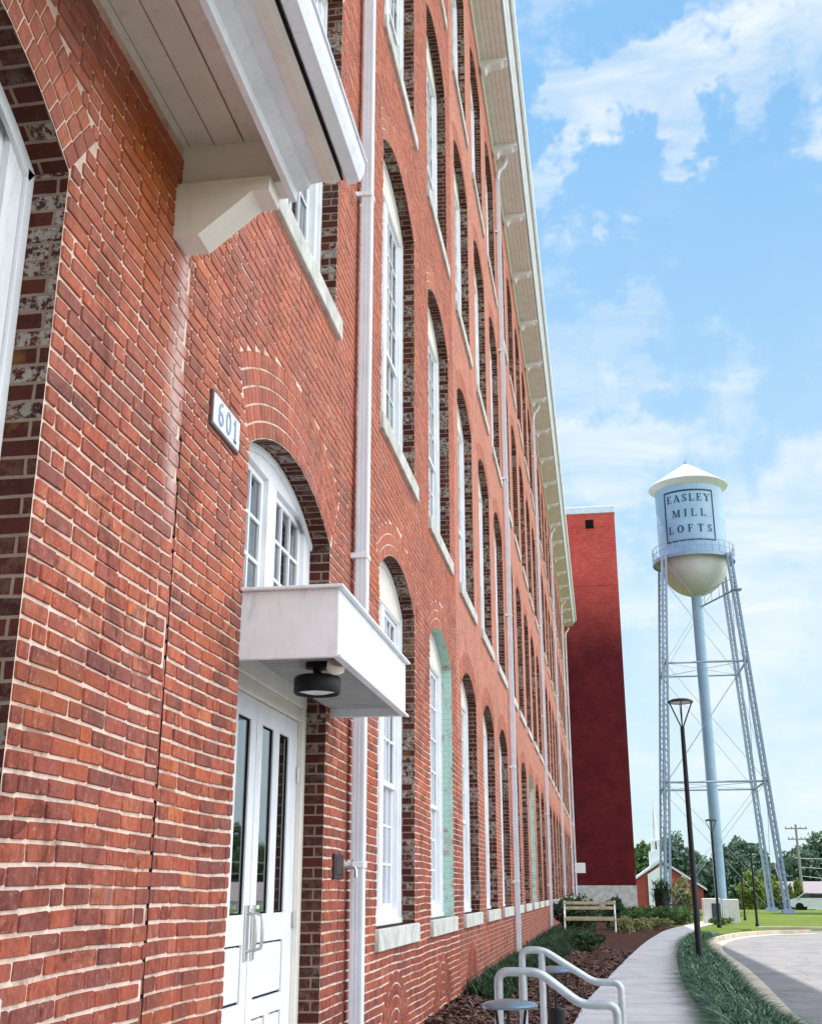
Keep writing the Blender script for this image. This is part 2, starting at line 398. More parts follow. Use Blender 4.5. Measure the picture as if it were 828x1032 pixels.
RING = 3; RT = .104
def lay(mb, X, ya, yb, za, zb, ops, mi, decor=[]):
    """courses of individual bricks, clipped round openings, arch rings and blind arches"""
    r0 = int(math.floor(za/BR)); r1 = int(math.ceil(zb/BR))
    for r in range(r0, r1):
        zw = random.uniform(-.001, .001); z0, z1 = r*BR+.0062+zw, (r+1)*BR-.0062+zw; zm = (z0+z1)/2
        if zm < za or z1 > zb: continue
        cuts = []
        for o in ops:
            if o.zb-.02 < zm < o.zs: cuts.append((o.y0, o.y1))
            RO = o.R+o.nr*RT
            if zm >= o.zs-.25 and zm < o.zc+RO:
                # only the sector of the ring
                dzc = zm-o.zc; h = dzc*math.tan(o.a) if dzc < RO*math.cos(o.a) else math.sqrt(max(0, RO*RO-dzc**2))
                zlow = o.zc+o.R*math.cos(o.a)
                if zm > zlow: cuts.append((o.yc-h, o.yc+h))
        for (yc, zc, ri, ro) in decor:
            dz = zm-zc
            if 0 <= dz < ro:
                ho = math.sqrt(ro*ro-dz*dz); hi = math.sqrt(max(0, ri*ri-dz*dz)) if dz < ri else 0
                if hi > 0: cuts += [(yc-ho, yc-hi), (yc+hi, yc+ho)]
                else: cuts.append((yc-ho, yc+ho))
        header = False
        L = BL/2 if header else BL; y = math.floor(ya/L)*L + (0 if r % 2 else L/2) - L + random.uniform(-.006, .006)
        while y < yb:
            l = L
            if not header and random.random() < .16: l = L/2
            segs = [(max(y+.006, ya), min(y+l-.006, yb))]
            for c0, c1 in cuts:
                ns = []
                for s0, s1 in segs:
                    if c1 <= s0 or c0 >= s1: ns.append((s0, s1))
                    else:
                        if c0 > s0: ns.append((s0, c0-.002))
                        if c1 < s1: ns.append((c1+.006, s1))
                segs = ns
            for s0, s1 in segs: brick(mb, X, s0, s1, z0, z1, mi, ph=r)
            y += l
def ring_bricks(mb, X, yc, zc, R, a, mi, nr=RING):
    for k in range(nr):
        ri = R+k*RT+.004; ro = R+(k+1)*RT-.008; n = max(5, int(2*a*(ri+ro)/2/.072)); st = 2*a/n
        for i in range(n):
            t0 = -a+i*st+.006/ri; t1 = -a+(i+1)*st-.006/ri
            def T(q, t0=t0, t1=t1): return (yc+q[1]*math.sin(q[0]), zc+q[1]*math.cos(q[0]))
            p = .003+random.random()*.004; at = (random.random(), random.random())
            F = [(X+p, *T(q)) for q in ((t0, ri+.002), (t1, ri+.002), (t1, ro-.002), (t0, ro-.002))]
            B = [(X-.001, *T(q)) for q in ((t0-.002, ri), (t1+.002, ri), (t1+.002, ro), (t0-.002, ro))]
            mb.quad(F[::-1], mi, None, at)
            for q in range(4):
                m = (q+1) % 4; mb.quad([B[m], B[q], F[q], F[m]], mi, None, at)

door_o = Opening(5.74, 7.78, .25, 3.90, .28)
door_o.nr = 5
ops = [door_o]
for fl, (zb, zs, ri) in enumerate(FLO):
    if fl > 0: ops.append(Opening(5.74, 7.78, zb, zs, ri))
    for c in COLS: ops.append(Opening(c, c+W_, zb, zs, ri))
wb = MB()
def jm(o):
    if o.zb < 2 and (abs(o.y0-COLS[1]) < .1 or abs(o.y0-COLS[7]) < .1): return 3
    return 2
wall_mesh(wb, XW, 4.56, YE, -.2, ZT, ops, lambda y: 0 if y < 15.43 else 1, .17, jm)
near_ops = [o for o in ops if o.y0 < 15.5]
decor = [(c+.95, .02, .40, .80) for c in COLS[:3]]
lay(wb, XW, 4.565, 15.43, .0, ZT, near_ops, 4, decor)
for o in ops: ring_bricks(wb, XW, o.yc, o.zc, o.R, o.a*.995, 4, o.nr)
for (yc, zc, ri, ro) in decor: ring_bricks(wb, XW, yc, zc, .40, math.pi/2, 4, 4)
wb.build('brick_wall', [M['mortar'], M['pattern'], M['jamb'], M['green_jamb'], M['unit']], MILL, attr=True)

# the porch section at the left, five centimetres proud
pb = MB(); po = Opening(1.27, 3.31, 1.20, 4.00, .33)
wall_mesh(pb, XP, -7., 4.56, -.2, 4.86, [po], lambda y: 0, .15)
lay(pb, XP, 1.0, 4.56, .25, 4.86, [po], 3); ring_bricks(pb, XP, po.yc, po.zc, po.R, po.a*.995, 3)
pb.quad([(XP,4.56,-.2), (XW-.002,4.56,-.2), (XW-.002,4.56,4.86), (XP,4.56,4.86)], 1, [(0,-.2), (.05,-.2), (.05,4.86), (0,4.86)])
pb.build('porch_wall', [M['mortar'], M['pattern'], M['jamb'], M['unit']], MILL, attr=True)
cj = MB(); z = .3
while z < 3.5:   # dark ragged line on the main wall, beside the porch wall's edge
    w_ = .007+.006*random.random(); h_ = BR*random.choice((1, 1, 2)); y_ = 4.688+random.uniform(-.002, .003)
    cj.box(XW-.01, XW+.0095, y_, y_+w_, z, z+h_)
    z += h_
cj.build('dark_seam', M['joint'], MILL)
# body behind and above the porch, ends, back and roof
bd = MB()
bd.quad([(XW,-7,4.86), (XW,4.56,4.86), (XW,4.56,ZT), (XW,-7,ZT)], 0, [(-7,4.86), (4.56,4.86), (4.56,ZT), (-7,ZT)])
bd.quad([(XW,-7,-.2), (XW,-7,ZT), (-22,-7,ZT), (-22,-7,-.2)], 0, [(0,0), (0,ZT), (20,ZT), (20,0)])
bd.quad([(XW,YE,-.2), (-22,YE,-.2), (-22,YE,ZT), (XW,YE,ZT)], 0, [(0,0), (20,0), (20,ZT), (0,ZT)])
bd.quad([(-22,-7,-.2), (-22,-7,ZT), (-22,YE,ZT), (-22,YE,-.2)], 0, [(0,0), (0,ZT), (90,ZT), (90,0)])
bd.build('rear_wall', [M['pattern']], MILL)
rf = MB()
rf.prism([(-1.08,19.86), (-11.9,21.2), (-22.8,19.86), (-22.8,19.96), (-11.9,21.32), (-1.05,19.93)], 'y', -7.5, 80.3)
rf.build('roof', plain('roof_membrane', (.30,.30,.30), .8), MILL)

# windows: frame plate with arched head, two sashes; glass, sill as sub-parts
def plate(mb, y0, y1, z0, zs, rise, holes, xf, xb, mi=0, n=12):
    """arched plate with rectangular holes (y0,y1,z0,z1), xf front plane, xb back plane"""
    pts, R, yc, zc, a = arc(y0, y1, zs, rise, n)
    ys = sorted(set([round(v, 5) for v in [y0, y1]+[p[0] for p in pts]+[h[0] for h in holes]+[h[1] for h in holes]]))
    def top(y): return zc+math.sqrt(max(0, R*R-(y-yc)**2))
    for p, q in zip(ys[:-1], ys[1:]):
        if q-p < 1e-4: continue
        m = (p+q)/2; hs = sorted([h for h in holes if h[0] <= m <= h[1]], key=lambda h: h[2]); z = z0
        for h in hs:
            if h[2] > z+1e-4: mb.quad([(xf,p,z), (xf,q,z), (xf,q,h[2]), (xf,p,h[2])], mi)
            z = h[3]
        mb.quad([(xf,p,z), (xf,q,z), (xf,q,top(q)), (xf,p,top(p))], mi)
        mb.quad([(xf,p,top(p)), (xf,q,top(q)), (xb,q,top(q)), (xb,p,top(p))], mi)
    for h in holes:
        mb.quad([(xf,h[0],h[2]), (xf,h[1],h[2]), (xb,h[1],h[2]), (xb,h[0],h[2])], mi)
        mb.quad([(xf,h[0],h[3]), (xb,h[0],h[3]), (xb,h[1],h[3]), (xf,h[1],h[3])], mi)
        mb.quad([(xf,h[0],h[2]), (xb,h[0],h[2]), (xb,h[0],h[3]), (xf,h[0],h[3])], mi)
        mb.quad([(xf,h[1],h[2]), (xf,h[1],h[3]), (xb,h[1],h[3]), (xb,h[1],h[2])], mi)
def sash(mb, y0, y1, z0, z1, cols, rows, xf, st=.045, mt=.022, th=.03):
    xb = xf-th
    mb.box(xb, xf, y0, y0+st, z0, z1, 0, .004); mb.box(xb, xf, y1-st, y1, z0, z1, 0, .004)
    mb.box(xb, xf-.001, y0+st, y1-st, z0, z0+st*1.2, 0, .004); mb.box(xb, xf-.001, y0+st, y1-st, z1-st, z1, 0, .004)
    a, b, c, d = y0+st, y1-st, z0+st*1.2, z1-st
    for i in range(1, cols): y = a+(b-a)*i/cols; mb.box(xb+.004, xf-.004, y-mt/2, y+mt/2, c, d)
    for i in range(1, rows): z = c+(d-c)*i/rows; mb.box(xb+.006, xf-.006, a, b, z-mt/2, z+mt/2)
def pane_mb(y0, y1, z0, z1, x): g = MB(); g.quad([(x,y0,z0), (x,y1,z0), (x,y1,z1), (x,y0,z1)]); return g
def make_window(zs=3.08, rise=.32, xo=-.15, plain_sill=True):
    """local: y 0..2.04 along the wall, z 0 at sill top, x 0 at the wall face"""
    f = MB(); H1 = 2.96
    plate(f, .0, W_, .05, zs, rise-.0, [(.16,.93,.13,H1), (1.11,1.88,.13,H1)], xo, xo-.10)
    # raised casing round the arch
    pts, R, yc, zc, a = arc(.0, W_, zs, rise, 14)
    for p, q in zip(pts[:-1], pts[1:]):
        def sc(p, k): return (yc+(p[0]-yc)*k, zc+(p[1]-zc)*k)
        p2, q2 = sc(p, .965), sc(q, .965)
        f.quad([(xo+.018,p[0],p[1]), (xo+.018,q[0],q[1]), (xo+.018,q2[0],q2[1]), (xo+.018,p2[0],p2[1])][::-1])
        f.quad([(xo+.018,p2[0],p2[1]), (xo+.018,q2[0],q2[1]), (xo,q2[0],q2[1]), (xo,p2[0],p2[1])])
    f.box(xo, xo+.018, .0, .05, .05, zs, 0, .003); f.box(xo, xo+.018, W_-.05, W_, .05, zs, 0, .003)
    f.box(xo-.10, xo+.03, .0, W_, .002, .05, 0, .005)
    o = f.build('window', [M['cream'] if False else M['white']], None)
    s = MB()
    for a in (.16, 1.11):
        sash(s, a, a+.77, .13, 1.30, 3, 3, xo-.05); sash(s, a, a+.77, 1.26, H1, 3, 4, xo-.025)
    so = s.build('sash', M['white'], o)
    for a in (.16, 1.11):
        pane_mb(a, a+.77, .13, H1, xo-.068).build('pane', M['glass'], o)
    h = MB()
    h.box(-.22, .045, -.07, W_+.07, -.17, .0, 0, .006)
    h.build('sill', M['stone'], o)
    # cream infill of the arched head
    hd = MB(); pts, R, yc, zc, a = arc(.06, W_-.06, zs-.01, rise-.03, 14)
    for p, q in zip(pts[:-1], pts[1:]):
        hd.quad([(xo+.006,p[0],H1+.02), (xo+.006,q[0],H1+.02), (xo+.006,q[0],q[1]), (xo+.006,p[0],p[1])])
    hd.build('arched_head', M['cream'], o)
    return o
wproto = make_window()
n_win = 0
def put_window(y, z, x=XW, blind=False):
    global n_win
    o = wproto if n_win == 0 else copy_tree(wproto); n_win += 1
    o.parent = MILL; o.location = (x, y, z); return o
for fl, (zb, zs, ri) in enumerate(FLO):
    if fl: put_window(5.74, zb)
    for c in COLS: put_window(c, zb)
wp = make_window(2.80, .33); wp.parent = MILL; wp.location = (XP, 1.27, 1.20)
# lower windows of the nearest bay show a pale blind behind the glass
blind_glass = M['glass_blind']
for o in list(MILL.children):
    if o.name.startswith('window') and o.location.z < 1.5 and 9 < o.location.y < 20:
        for ch in o.children:
            if ch.name.startswith('pane'):
                ch.data = ch.data.copy(); ch.data.materials[0] = blind_glass

# entrance: transom, frame, two leaves
tr = MB(); x0 = XW-.15
plate(tr, 5.74, 7.78, 2.70, 3.90, .28, [(5.90,6.66,2.86,4.02), (6.86,7.60,2.86,4.02)], x0, x0-.12)
pts, R, yc, zc, a = arc(5.74, 7.78, 3.90, .28, 14)
for p, q in zip(pts[:-1], pts[1:]):
    k = .975; p2 = (yc+(p[0]-yc)*k, zc+(p[1]-zc)*k); q2 = (yc+(q[0]-yc)*k, zc+(q[1]-zc)*k)
    tr.quad([(x0+.02,p[0],p[1]), (x0+.02,q[0],q[1]), (x0+.02,q2[0],q2[1]), (x0+.02,p2[0],p2[1])][::-1])
    tr.quad([(x0+.02,p2[0],p2[1]), (x0+.02,q2[0],q2[1]), (x0,q2[0],q2[1]), (x0,p2[0],p2[1])])
tro = tr.build('transom_window', M['white'], MILL)
ts = MB(); sash(ts, 5.90, 6.66, 2.86, 4.02, 3, 4, x0-.03); sash(ts, 6.86, 7.60, 2.86, 4.02, 3, 4, x0-.03)
ts.build('sash', M['white'], tro)
pane_mb(5.90, 6.66, 2.86, 4.02, x0-.05).build('pane', M['glass'], tro); pane_mb(6.86, 7.60, 2.86, 4.02, x0-.05).build('pane', M['glass'], tro)
df = MB()
df.box(x0-.12, x0+.01, 5.74, 5.765, .25, 2.70, 0, .004); df.box(x0-.12, x0+.01, 7.705, 7.78, .25, 2.70, 0, .004)
df.box(x0-.12, x0+.012, 5.74, 7.78, 2.70, 2.86, 0, .006); df.box(x0-.12, x0-.008, 5.765, 7.705, 2.61, 2.70, 0, .006)
df.build('door_frame', M['cream'], MILL)
def leaf(ya, yb, flip):
    m = MB(); xf = x0-.03; xb = xf-.045
    Ls = [(ya+.23, ya+.46), (yb-.36, yb-.11)] if not flip else [(ya+.11, ya+.36), (yb-.47, yb-.24)]
    if flip: Ls = [(6.86,7.11), (7.25,7.48)]
    else: Ls = [(5.99,6.22), (6.36,6.61)]
    P1 = (Ls[0][0], Ls[1][1], .90, 1.21); P2 = (Ls[0][0], Ls[0][1]+.02, .36, .80); P3 = (Ls[1][0]-.02, Ls[1][1], .36, .80)
    holes = [(a, b, 1.37, 2.475) for a, b in Ls]+[P1, P2, P3]
    ys = sorted(set([ya, yb]+[h[0] for h in holes]+[h[1] for h in holes]))
    for p, q in zip(ys[:-1], ys[1:]):
        md = (p+q)/2; hs = sorted([h for h in holes if h[0] <= md <= h[1]], key=lambda h: h[2]); z = .26
        for h in hs:
            m.quad([(xf,p,z), (xf,q,z), (xf,q,h[2]), (xf,p,h[2])]); z = h[3]
        m.quad([(xf,p,z), (xf,q,z), (xf,q,2.605), (xf,p,2.605)])
    for h in holes:
        d = xf-.02
        m.quad([(xf,h[0],h[2]), (xf,h[1],h[2]), (d,h[1],h[2]), (d,h[0],h[2])])
        m.quad([(xf,h[0],h[3]), (d,h[0],h[3]), (d,h[1],h[3]), (xf,h[1],h[3])])
        m.quad([(xf,h[0],h[2]), (d,h[0],h[2]), (d,h[0],h[3]), (xf,h[0],h[3])])
        m.quad([(xf,h[1],h[2]), (xf,h[1],h[3]), (d,h[1],h[3]), (d,h[1],h[2])])
    gv = MB()
    for h in (P1, P2, P3):
        gv.box(xf-.0195, xf-.0185+.004, h[1]-.013, h[1]-.001, h[2], h[3]); gv.box(xf-.0195, xf-.0155, h[0], h[1]-.013, h[2]+.001, h[2]+.010); gv.box(xf-.0195, xf-.0155, h[0], h[1]-.013, h[3]-.010, h[3]-.001)
    for h in (P1, P2, P3):   # raised fields
        m.quad([(xf-.02,h[0],h[2]), (xf-.02,h[1],h[2]), (xf-.02,h[1],h[3]), (xf-.02,h[0],h[3])])
        m.box(xf-.02, xf-.004, h[0]+.014, h[1]-.014, h[2]+.014, h[3]-.014, 0, .005)
    m.box(xb, xf-.03, ya, yb, .26, 2.605)
    o = m.build('door', M['white'], MILL); gv.build('panel_groove', M['joint'], o)
    for a, b in Ls:
        pane_mb(a, b, 1.37, 2.475, xf-.016).build('pane', M['door_glass'], o)
        g = MB()
        for u in ((a, a+.010), (b-.010, b)): g.box(xf-.016, xf-.010, u[0], u[1], 1.37, 2.475)
        g.box(xf-.016, xf-.010, a, b, 2.465, 2.475); g.box(xf-.016, xf-.010, a, b, 1.37, 1.38)
        g.build('glazing_gasket', M['joint'], o)
    yh = yb-.065 if not flip else ya+.065
    h = MB()
    h.box(xf, xf+.012, yh-.028, yh+.028, 1.12, 1.42, 0, .004)
    h.tube([(xf+.008,yh,1.17), (xf+.055,yh,1.185), (xf+.062,yh,1.22), (xf+.062,yh,1.33), (xf+.055,yh,1.365), (xf+.008,yh,1.38)], .010, 10)
    h.lathe([(0,.0), (.02,.0), (.02,.02), (0,.02)], (xf+.02, yh, 1.40), 16)
    h.build('handle', M['steel'], o, smooth=True)
    yz = ya if not flip else yb
    for z in (.55, 1.32, 2.25):
        g = MB(); g.tube([(xf+.012,yz,z-.05), (xf+.012,yz,z+.05)], .011, 8); g.box(xf-.004, xf+.006, yz-.03, yz+.03, z-.045, z+.045)
        g.build('hinge', M['steel'], o)
    return o
leaf(5.768, 6.732, False); leaf(6.738, 7.702, True)

# canopy over the door
cn = MB(); cx1 = -1.31; y0, y1 = 5.73, 7.90; z0, z1 = 2.66, 3.03
cn.box(XW-.01, cx1, y0, y0+.03, z0, z1, 0, .003); cn.box(XW-.01, cx1, y1-.03, y1, z0, z1, 0, .003)
cn.box(cx1-.03, cx1+.001, y0+.001, y1-.001, z0+.001, z1, 0, .003); cn.box(XW-.01, cx1-.03, y0+.03, y1-.03, 2.96, 3.0)
cn.box(XW-.01, cx1+.03, y0-.03, y1+.03, z1, z1+.018, 0, .003)      # top drip flange
cn.box(cx1+.001, cx1+.022, y0, y1+.022, z0-.004, z0+.014, 0, .003)  # lower drip edge
co = cn.build('door_canopy', M['white'], MILL)
cs = MB(); n = 30
for i in range(n):   # corrugated deck seen from below
    a = y0+.03+(y1-y0-.06)*i/n; b = y0+.03+(y1-y0-.06)*(i+1)/n; w = (b-a)
    xs = (XW+.0, cx1-.03); zz = z0+.06
    for (p, q, za, zb_) in ((a, a+.3*w, zz, zz), (a+.3*w, a+.5*w, zz, zz+.03), (a+.5*w, a+.8*w, zz+.03, zz+.03), (a+.8*w, b, zz+.03, zz)):
        cs.quad([(xs[0],p,za), (xs[0],q,zb_), (xs[1],q,zb_), (xs[1],p,za)])
cs.build('corrugated_deck', plain('zinc_deck', (.42,.42,.40), .5, .4, .3), co)

# porch eave (left top)
ev = MB(); YA, YB = -7.2, 4.50
ev.prism([(-1.30,4.60), (-1.272,4.60), (-1.268,4.652), (-1.215,4.668), (-1.205,4.69), (-1.165,4.695), (-1.13,4.70), (-1.055,4.705), (-1.05,4.95), (-1.30,4.95)], 'y', YA, YB)
eo = ev.build('porch_eave', M['white'], MILL)
cm = MB(); cm.prism([(-1.14,4.6985), (-1.055,4.7035), (-1.055,4.70), (-1.09,4.682), (-1.14,4.690)], 'y', YA, YB+.002); cm.build('crown_moulding', M['cream'], eo)
sf = MB()
edges = [-1.845, -1.765, -1.645, -1.50, -1.30]
for a, b in zip(edges[:-1], edges[1:]):
    g = .004 if a > -1.7 else .002
    if a <= -1.645 < b: pass
    sf.box(a+g, b-g, YA, 4.36, 4.86, 4.885, 0, .002)
sf.build('soffit', M['soffit'], eo)
dk = MB(); dk.box(-1.845, -1.30, YA, 4.36, 4.892, 4.90); dk.build('roof_boarding', M['joint'], eo)
bm_ = MB(); bm_.box(-1.848, -1.302, 4.36, 4.498, 4.62, 4.90, 0, .004)
bm_.build('end_beam', M['cream'], eo)
bk = MB(); bk.prism([(-1.848,4.34), (-1.675,4.34), (-1.43,4.545), (-1.35,4.545), (-1.345,4.618), (-1.848,4.618)], 'y', 4.30, 4.47)
bk.build('bracket', M['cream'], eo)
gt = MB(); gt.prism([(-1.048,4.72), (-1.03,4.685), (-.975,4.70), (-.955,4.74), (-.950,4.80), (-.940,4.80), (-.940,4.812), (-.962,4.812), (-.965,4.75), (-1.02,4.72), (-1.03,4.81), (-1.048,4.81)], 'y', YA, YB+.03)
gt.prism([(-1.048,4.715), (-1.03,4.69), (-.975,4.705), (-.958,4.745), (-.955,4.805), (-1.045,4.805)], 'y', YB+.03, YB+.034)
gt.build('gutter', M['gutter'], eo)
ln = MB(); ln.box(-1.060, -1.049, YA, YB+.004, 4.698, 4.712); ln.build('gutter_shadow_gap', M['joint'], eo)
pr = MB(); pr.prism([(-1.05,4.95), (-1.0,4.83), (-.985,4.83), (-1.03,4.97), (XW,5.25), (XW,5.20)], 'y', YA, YB+.02); pr.build('porch_roof', plain('lead_roof', (.25,.26,.28), .6), eo)

# main eave
ey0, ey1 = -7.3, 80.0
ce = MB()
ce.box(-1.21, -1.19, ey0, ey1, 19.50, 19.86)
ce.prism([(-1.19,19.50), (-1.165,19.50), (-1.15,19.54), (-1.09,19.62), (-1.05,19.70), (-1.04,19.86), (-1.19,19.86)], 'y', ey0, ey1)
cor = ce.build('eave', M['white'], MILL)
sb = MB(); k = 6
for i in range(k):
    a = XW+.0+(.64)*i/k; b = XW+.64*(i+1)/k; sb.box(a+.003, b-.003, ey0, ey1, 19.36, 19.385)
sb.build('soffit', plain('pale_eave_board', (.74,.71,.65), .6, .3, var=.08, scale=4, dirt=((.35,.30,.24), .4)), cor)
d2 = MB(); d2.box(XW, -1.21, ey0, ey1, 19.39, 19.86); d2.build('roof_boarding', M['joint'], cor)
fz = MB(); fz.box(XW+.0, XW+.05, 4.7, ey1, 19.13, 19.352, 0, .01); fz.build('frieze_board', M['soffit'], cor)
by = [4.7+3.14*i+.85 for i in range(24)]
bp = None
for y in by:
    m = MB(); m.prism([(XW+.052,19.06), (XW+.14,19.07), (XW+.18,19.16), (XW+.25,19.20), (XW+.50,19.22), (XW+.56,19.27), (-1.215,19.28), (-1.215,19.358), (XW+.052,19.358)], 'y', -.12, .12)
    if bp is None: bp = m.build('bracket', M['white'], cor)
    o = bp if y == by[0] else bp.copy()
    if y != by[0]: COL.objects.link(o); o.parent = cor
    o.location = (0, y, 0)
g = MB(); g.prism([(-1.038,19.72), (-1.0,19.70), (-.955,19.74), (-.945,19.90), (-.955,19.90), (-.965,19.75), (-1.028,19.74), (-1.028,19.90), (-1.038,19.90)], 'y', ey0, ey1+.1)
g.prism([(-1.038,19.715), (-1.0,19.70), (-.955,19.74), (-.947,19.895), (-1.038,19.895)], 'y', ey1+.1, ey1+.105)
g.build('gutter', M['gutter'], cor)

# downspouts
def ribbed(mb, xa, xb, ya, yb, z0, z1):
    """rectangular corrugated pipe section"""
    n = 3; P = []
    for i in range(n):
        u = ya+(yb-ya)*i/n; w = (yb-ya)/n; P += [(xa, u), (xa, u+w*.7), (xa+.006, u+w*.78), (xa+.006, u+w*.92)]
    for i in range(n):
        u = xa+(xb-xa)*i/n; w = (xb-xa)/n; P += [(u, yb), (u+w*.7, yb), (u+w*.78, yb-.006), (u+w*.92, yb-.006)]
    for i in range(n):
        u = yb-(yb-ya)*i/n; w = (yb-ya)/n; P += [(xb, u), (xb, u-w*.7), (xb-.006, u-w*.78), (xb-.006, u-w*.92)]
    for i in range(n):
        u = xb-(xb-xa)*i/n; w = (xb-xa)/n; P += [(u, ya), (u-w*.7, ya), (u-w*.78, ya+.006), (u-w*.92, ya+.006)]
    mb.prism(P, 'z', z0, z1)
def downspout(y, z0=.28, ztop=19.2):
    m = MB(); xa, xb = XW+.045, XW+.135
    ribbed(m, xa, xb, y-.055, y+.055, z0, 18.72)
    # offset neck up to the gutter outlet
    for (p, q) in (((0., 18.72), (.0, 18.78)),): pass
    m.tube([((xa+xb)/2,y,18.68), ((xa+xb)/2,y,18.80), ((xa+xb)/2+.03,y,18.98), ((xa+xb)/2+.16,y,19.12), ((xa+xb)/2+.22,y,19.26), ((xa+xb)/2+.22,y,19.37)], .055, 10)
    o = m.build('downspout', M['pipe'], MILL)
    for z in (1.68, 4.02, 7.35, 10.6, 13.9, 17.2):
        c = MB(); c.box(XW+.002, xb+.008, y-.068, y+.068, z-.022, z+.022, 0, .003); c.box(XW+.002, XW+.008, y-.11, y+.11, z-.022, z+.022)
        c.build('clamp', M['gutter'], o)
for y in (8.52, 24.88, 40.62, 56.3, 72.0, 80.4): downspout(y)

# projecting blank sign box near the far corner, hose tap, plaque, lamp, sensor
sg = MB(); sg.box(-1.70, -1.05, 74.9, 75.1, 2.55, 3.15, 0, .01); sg.box(XW, -1.70, 74.97, 75.03, 2.65, 2.70); sg.box(XW, -1.70, 74.97, 75.03, 3.0, 3.05)
tag(sg.build('projecting_sign', M['white']), 'small blank white sign box projecting low on the mill wall near its far corner', 'sign')
tp = empty('hose_tap', (XW, 8.2, 1.66), label='dark square tap box with silver valve on brick wall beside the nearest downspout', cat='tap')
m = MB(); m.box(.001, .025, -.16, .13, -.085, .085, 0, .006); m.box(.003, .030, -.13, .10, -.06, .06, 0, .01); m.build('backplate', plain('dark_red_box', (.03,.008,.009), .5), tp)
m = MB(); m.tube([(.02,.20,.0), (.09,.20,.0), (.10,.20,-.02), (.10,.20,-.07)], .013, 10); m.tube([(.075,.20,.0), (.075,.20,.045)], .006, 8); m.tube([(.075,.165,.048), (.075,.235,.048)], .009, 8); m.box(.0, .012, .165, .235, -.035, .035, 0, .004)
m.build('valve', M['steel'], tp, smooth=True)

def polytext(mb, glyphs, h, adv, place, mi=0, th=.006):
    """glyph strokes in a 0..1 x 0..1 box -> raised letters via place(u,v,depth)"""
    u = 0
    for g in glyphs:
        w, polys = g
        for P in polys:
            # subdivide long edges so the letters bend with a curved surface
            q = []
            for i in range(len(P)):
                a, b = P[i], P[(i+1) % len(P)]; n = max(1, int(abs(b[0]-a[0])*w*h/.12))
                for k in range(n): q.append((a[0]+(b[0]-a[0])*k/n, a[1]+(b[1]-a[1])*k/n))
            F = [place(u+x*w*h, y*h, th) for x, y in q]; B = [place(u+x*w*h, y*h, -.001) for x, y in q]
            mb.quad(F, mi)
            for i in range(len(q)):
                k = (i+1) % len(q); mb.quad([B[i], B[k], F[k], F[i]], mi)
        u += w*h+adv
    return u-adv
def R_(a, b, c, d): return [(a, c), (b, c), (b, d), (a, d)]
def arcband(cx, cy, rx, ry, t0, t1, wx, wy=None, n=14):
    wy = wx if wy is None else wy
    o = [(cx+rx*math.cos(math.radians(t0+(t1-t0)*i/n)), cy+ry*math.sin(math.radians(t0+(t1-t0)*i/n))) for i in range(n+1)]
    i_ = [(cx+(rx-wx)*math.cos(math.radians(t0+(t1-t0)*i/n)), cy+(ry-wy)*math.sin(math.radians(t0+(t1-t0)*i/n))) for i in range(n+1)]
    return [[o[k], o[k+1], i_[k+1], i_[k]] for k in range(n)]
T, t_ = .20, .06
SER = {
 'E': (.72, [R_(.12,.34,0,1), R_(0,.12,0,t_), R_(0,.12,1-t_,1), R_(.34,.92,0,t_), R_(.34,.88,1-t_,1), R_(.34,.66,.48,.54), R_(.86,.92,t_,.28), R_(.82,.88,.74,1-t_), R_(.60,.66,.38,.48), R_(.60,.66,.54,.64)]),
 'A': (.92, [[(.08,0), (.15,0), (.50,.92), (.46,1)], [(.44,1), (.56,1), (.94,0), (.70,0)], R_(.26,.68,.30,.36), R_(0,.08,0,t_), R_(.15,.26,0,t_), R_(.62,.70,0,t_), R_(.94,1,0,t_)]),
 'S': (.66, arcband(.48,.76,.38,.24,30,240,.20,.06)+arcband(.50,.25,.42,.25,-150,60,.22,.06)+[[(.20,.62), (.36,.70), (.80,.36), (.66,.26)], R_(.80,.86,.68,1), R_(.08,.14,0,.32)]),
 'L': (.72, [R_(.12,.34,0,1), R_(0,.12,0,t_), R_(0,.12,1-t_,1), R_(.34,.46,1-t_,1), R_(.34,.92,0,t_), R_(.86,.92,t_,.30)]),
 'Y': (.86, [[(.06,1), (.30,1), (.58,.46), (.44,.42)], [(.86,1), (.92,1), (.60,.46), (.54,.46)], R_(.40,.62,0,.46), R_(.28,.40,0,t_), R_(.62,.74,0,t_), R_(0,.06,1-t_,1), R_(.30,.40,1-t_,1), R_(.76,.86,1-t_,1), R_(.92,1,1-t_,1)]),
 'M': (1.05, [R_(.10,.15,0,1), [(.10,1), (.28,1), (.56,.06), (.46,0)], [(.80,1), (.84,1), (.52,0), (.48,.06)], R_(.78,.94,0,1), R_(0,.10,0,t_), R_(.15,.24,0,t_), R_(.70,.78,0,t_), R_(.94,1,0,t_), R_(0,.10,1-t_,1), R_(.94,1,1-t_,1)]),
 'I': (.42, [R_(.30,.70,0,1), R_(.05,.30,0,t_), R_(.70,.95,0,t_), R_(.05,.30,1-t_,1), R_(.70,.95,1-t_,1)]),
 'O': (.86, arcband(.5,.5,.5,.5,0,360,.24,.06,28)),
 'F': (.70, [R_(.12,.36,0,1), R_(0,.12,0,t_), R_(.36,.48,0,t_), R_(0,.12,1-t_,1), R_(.36,.90,1-t_,1), R_(.36,.68,.46,.52), R_(.84,.90,.72,1-t_), R_(.62,.68,.36,.46), R_(.62,.68,.52,.62)]),
 'T': (.78, [R_(.38,.62,0,1-t_), R_(.26,.38,0,t_), R_(.62,.74,0,t_), R_(.04,.96,1-t_,1), R_(.04,.10,.74,1-t_), R_(.90,.96,.74,1-t_)]),
}
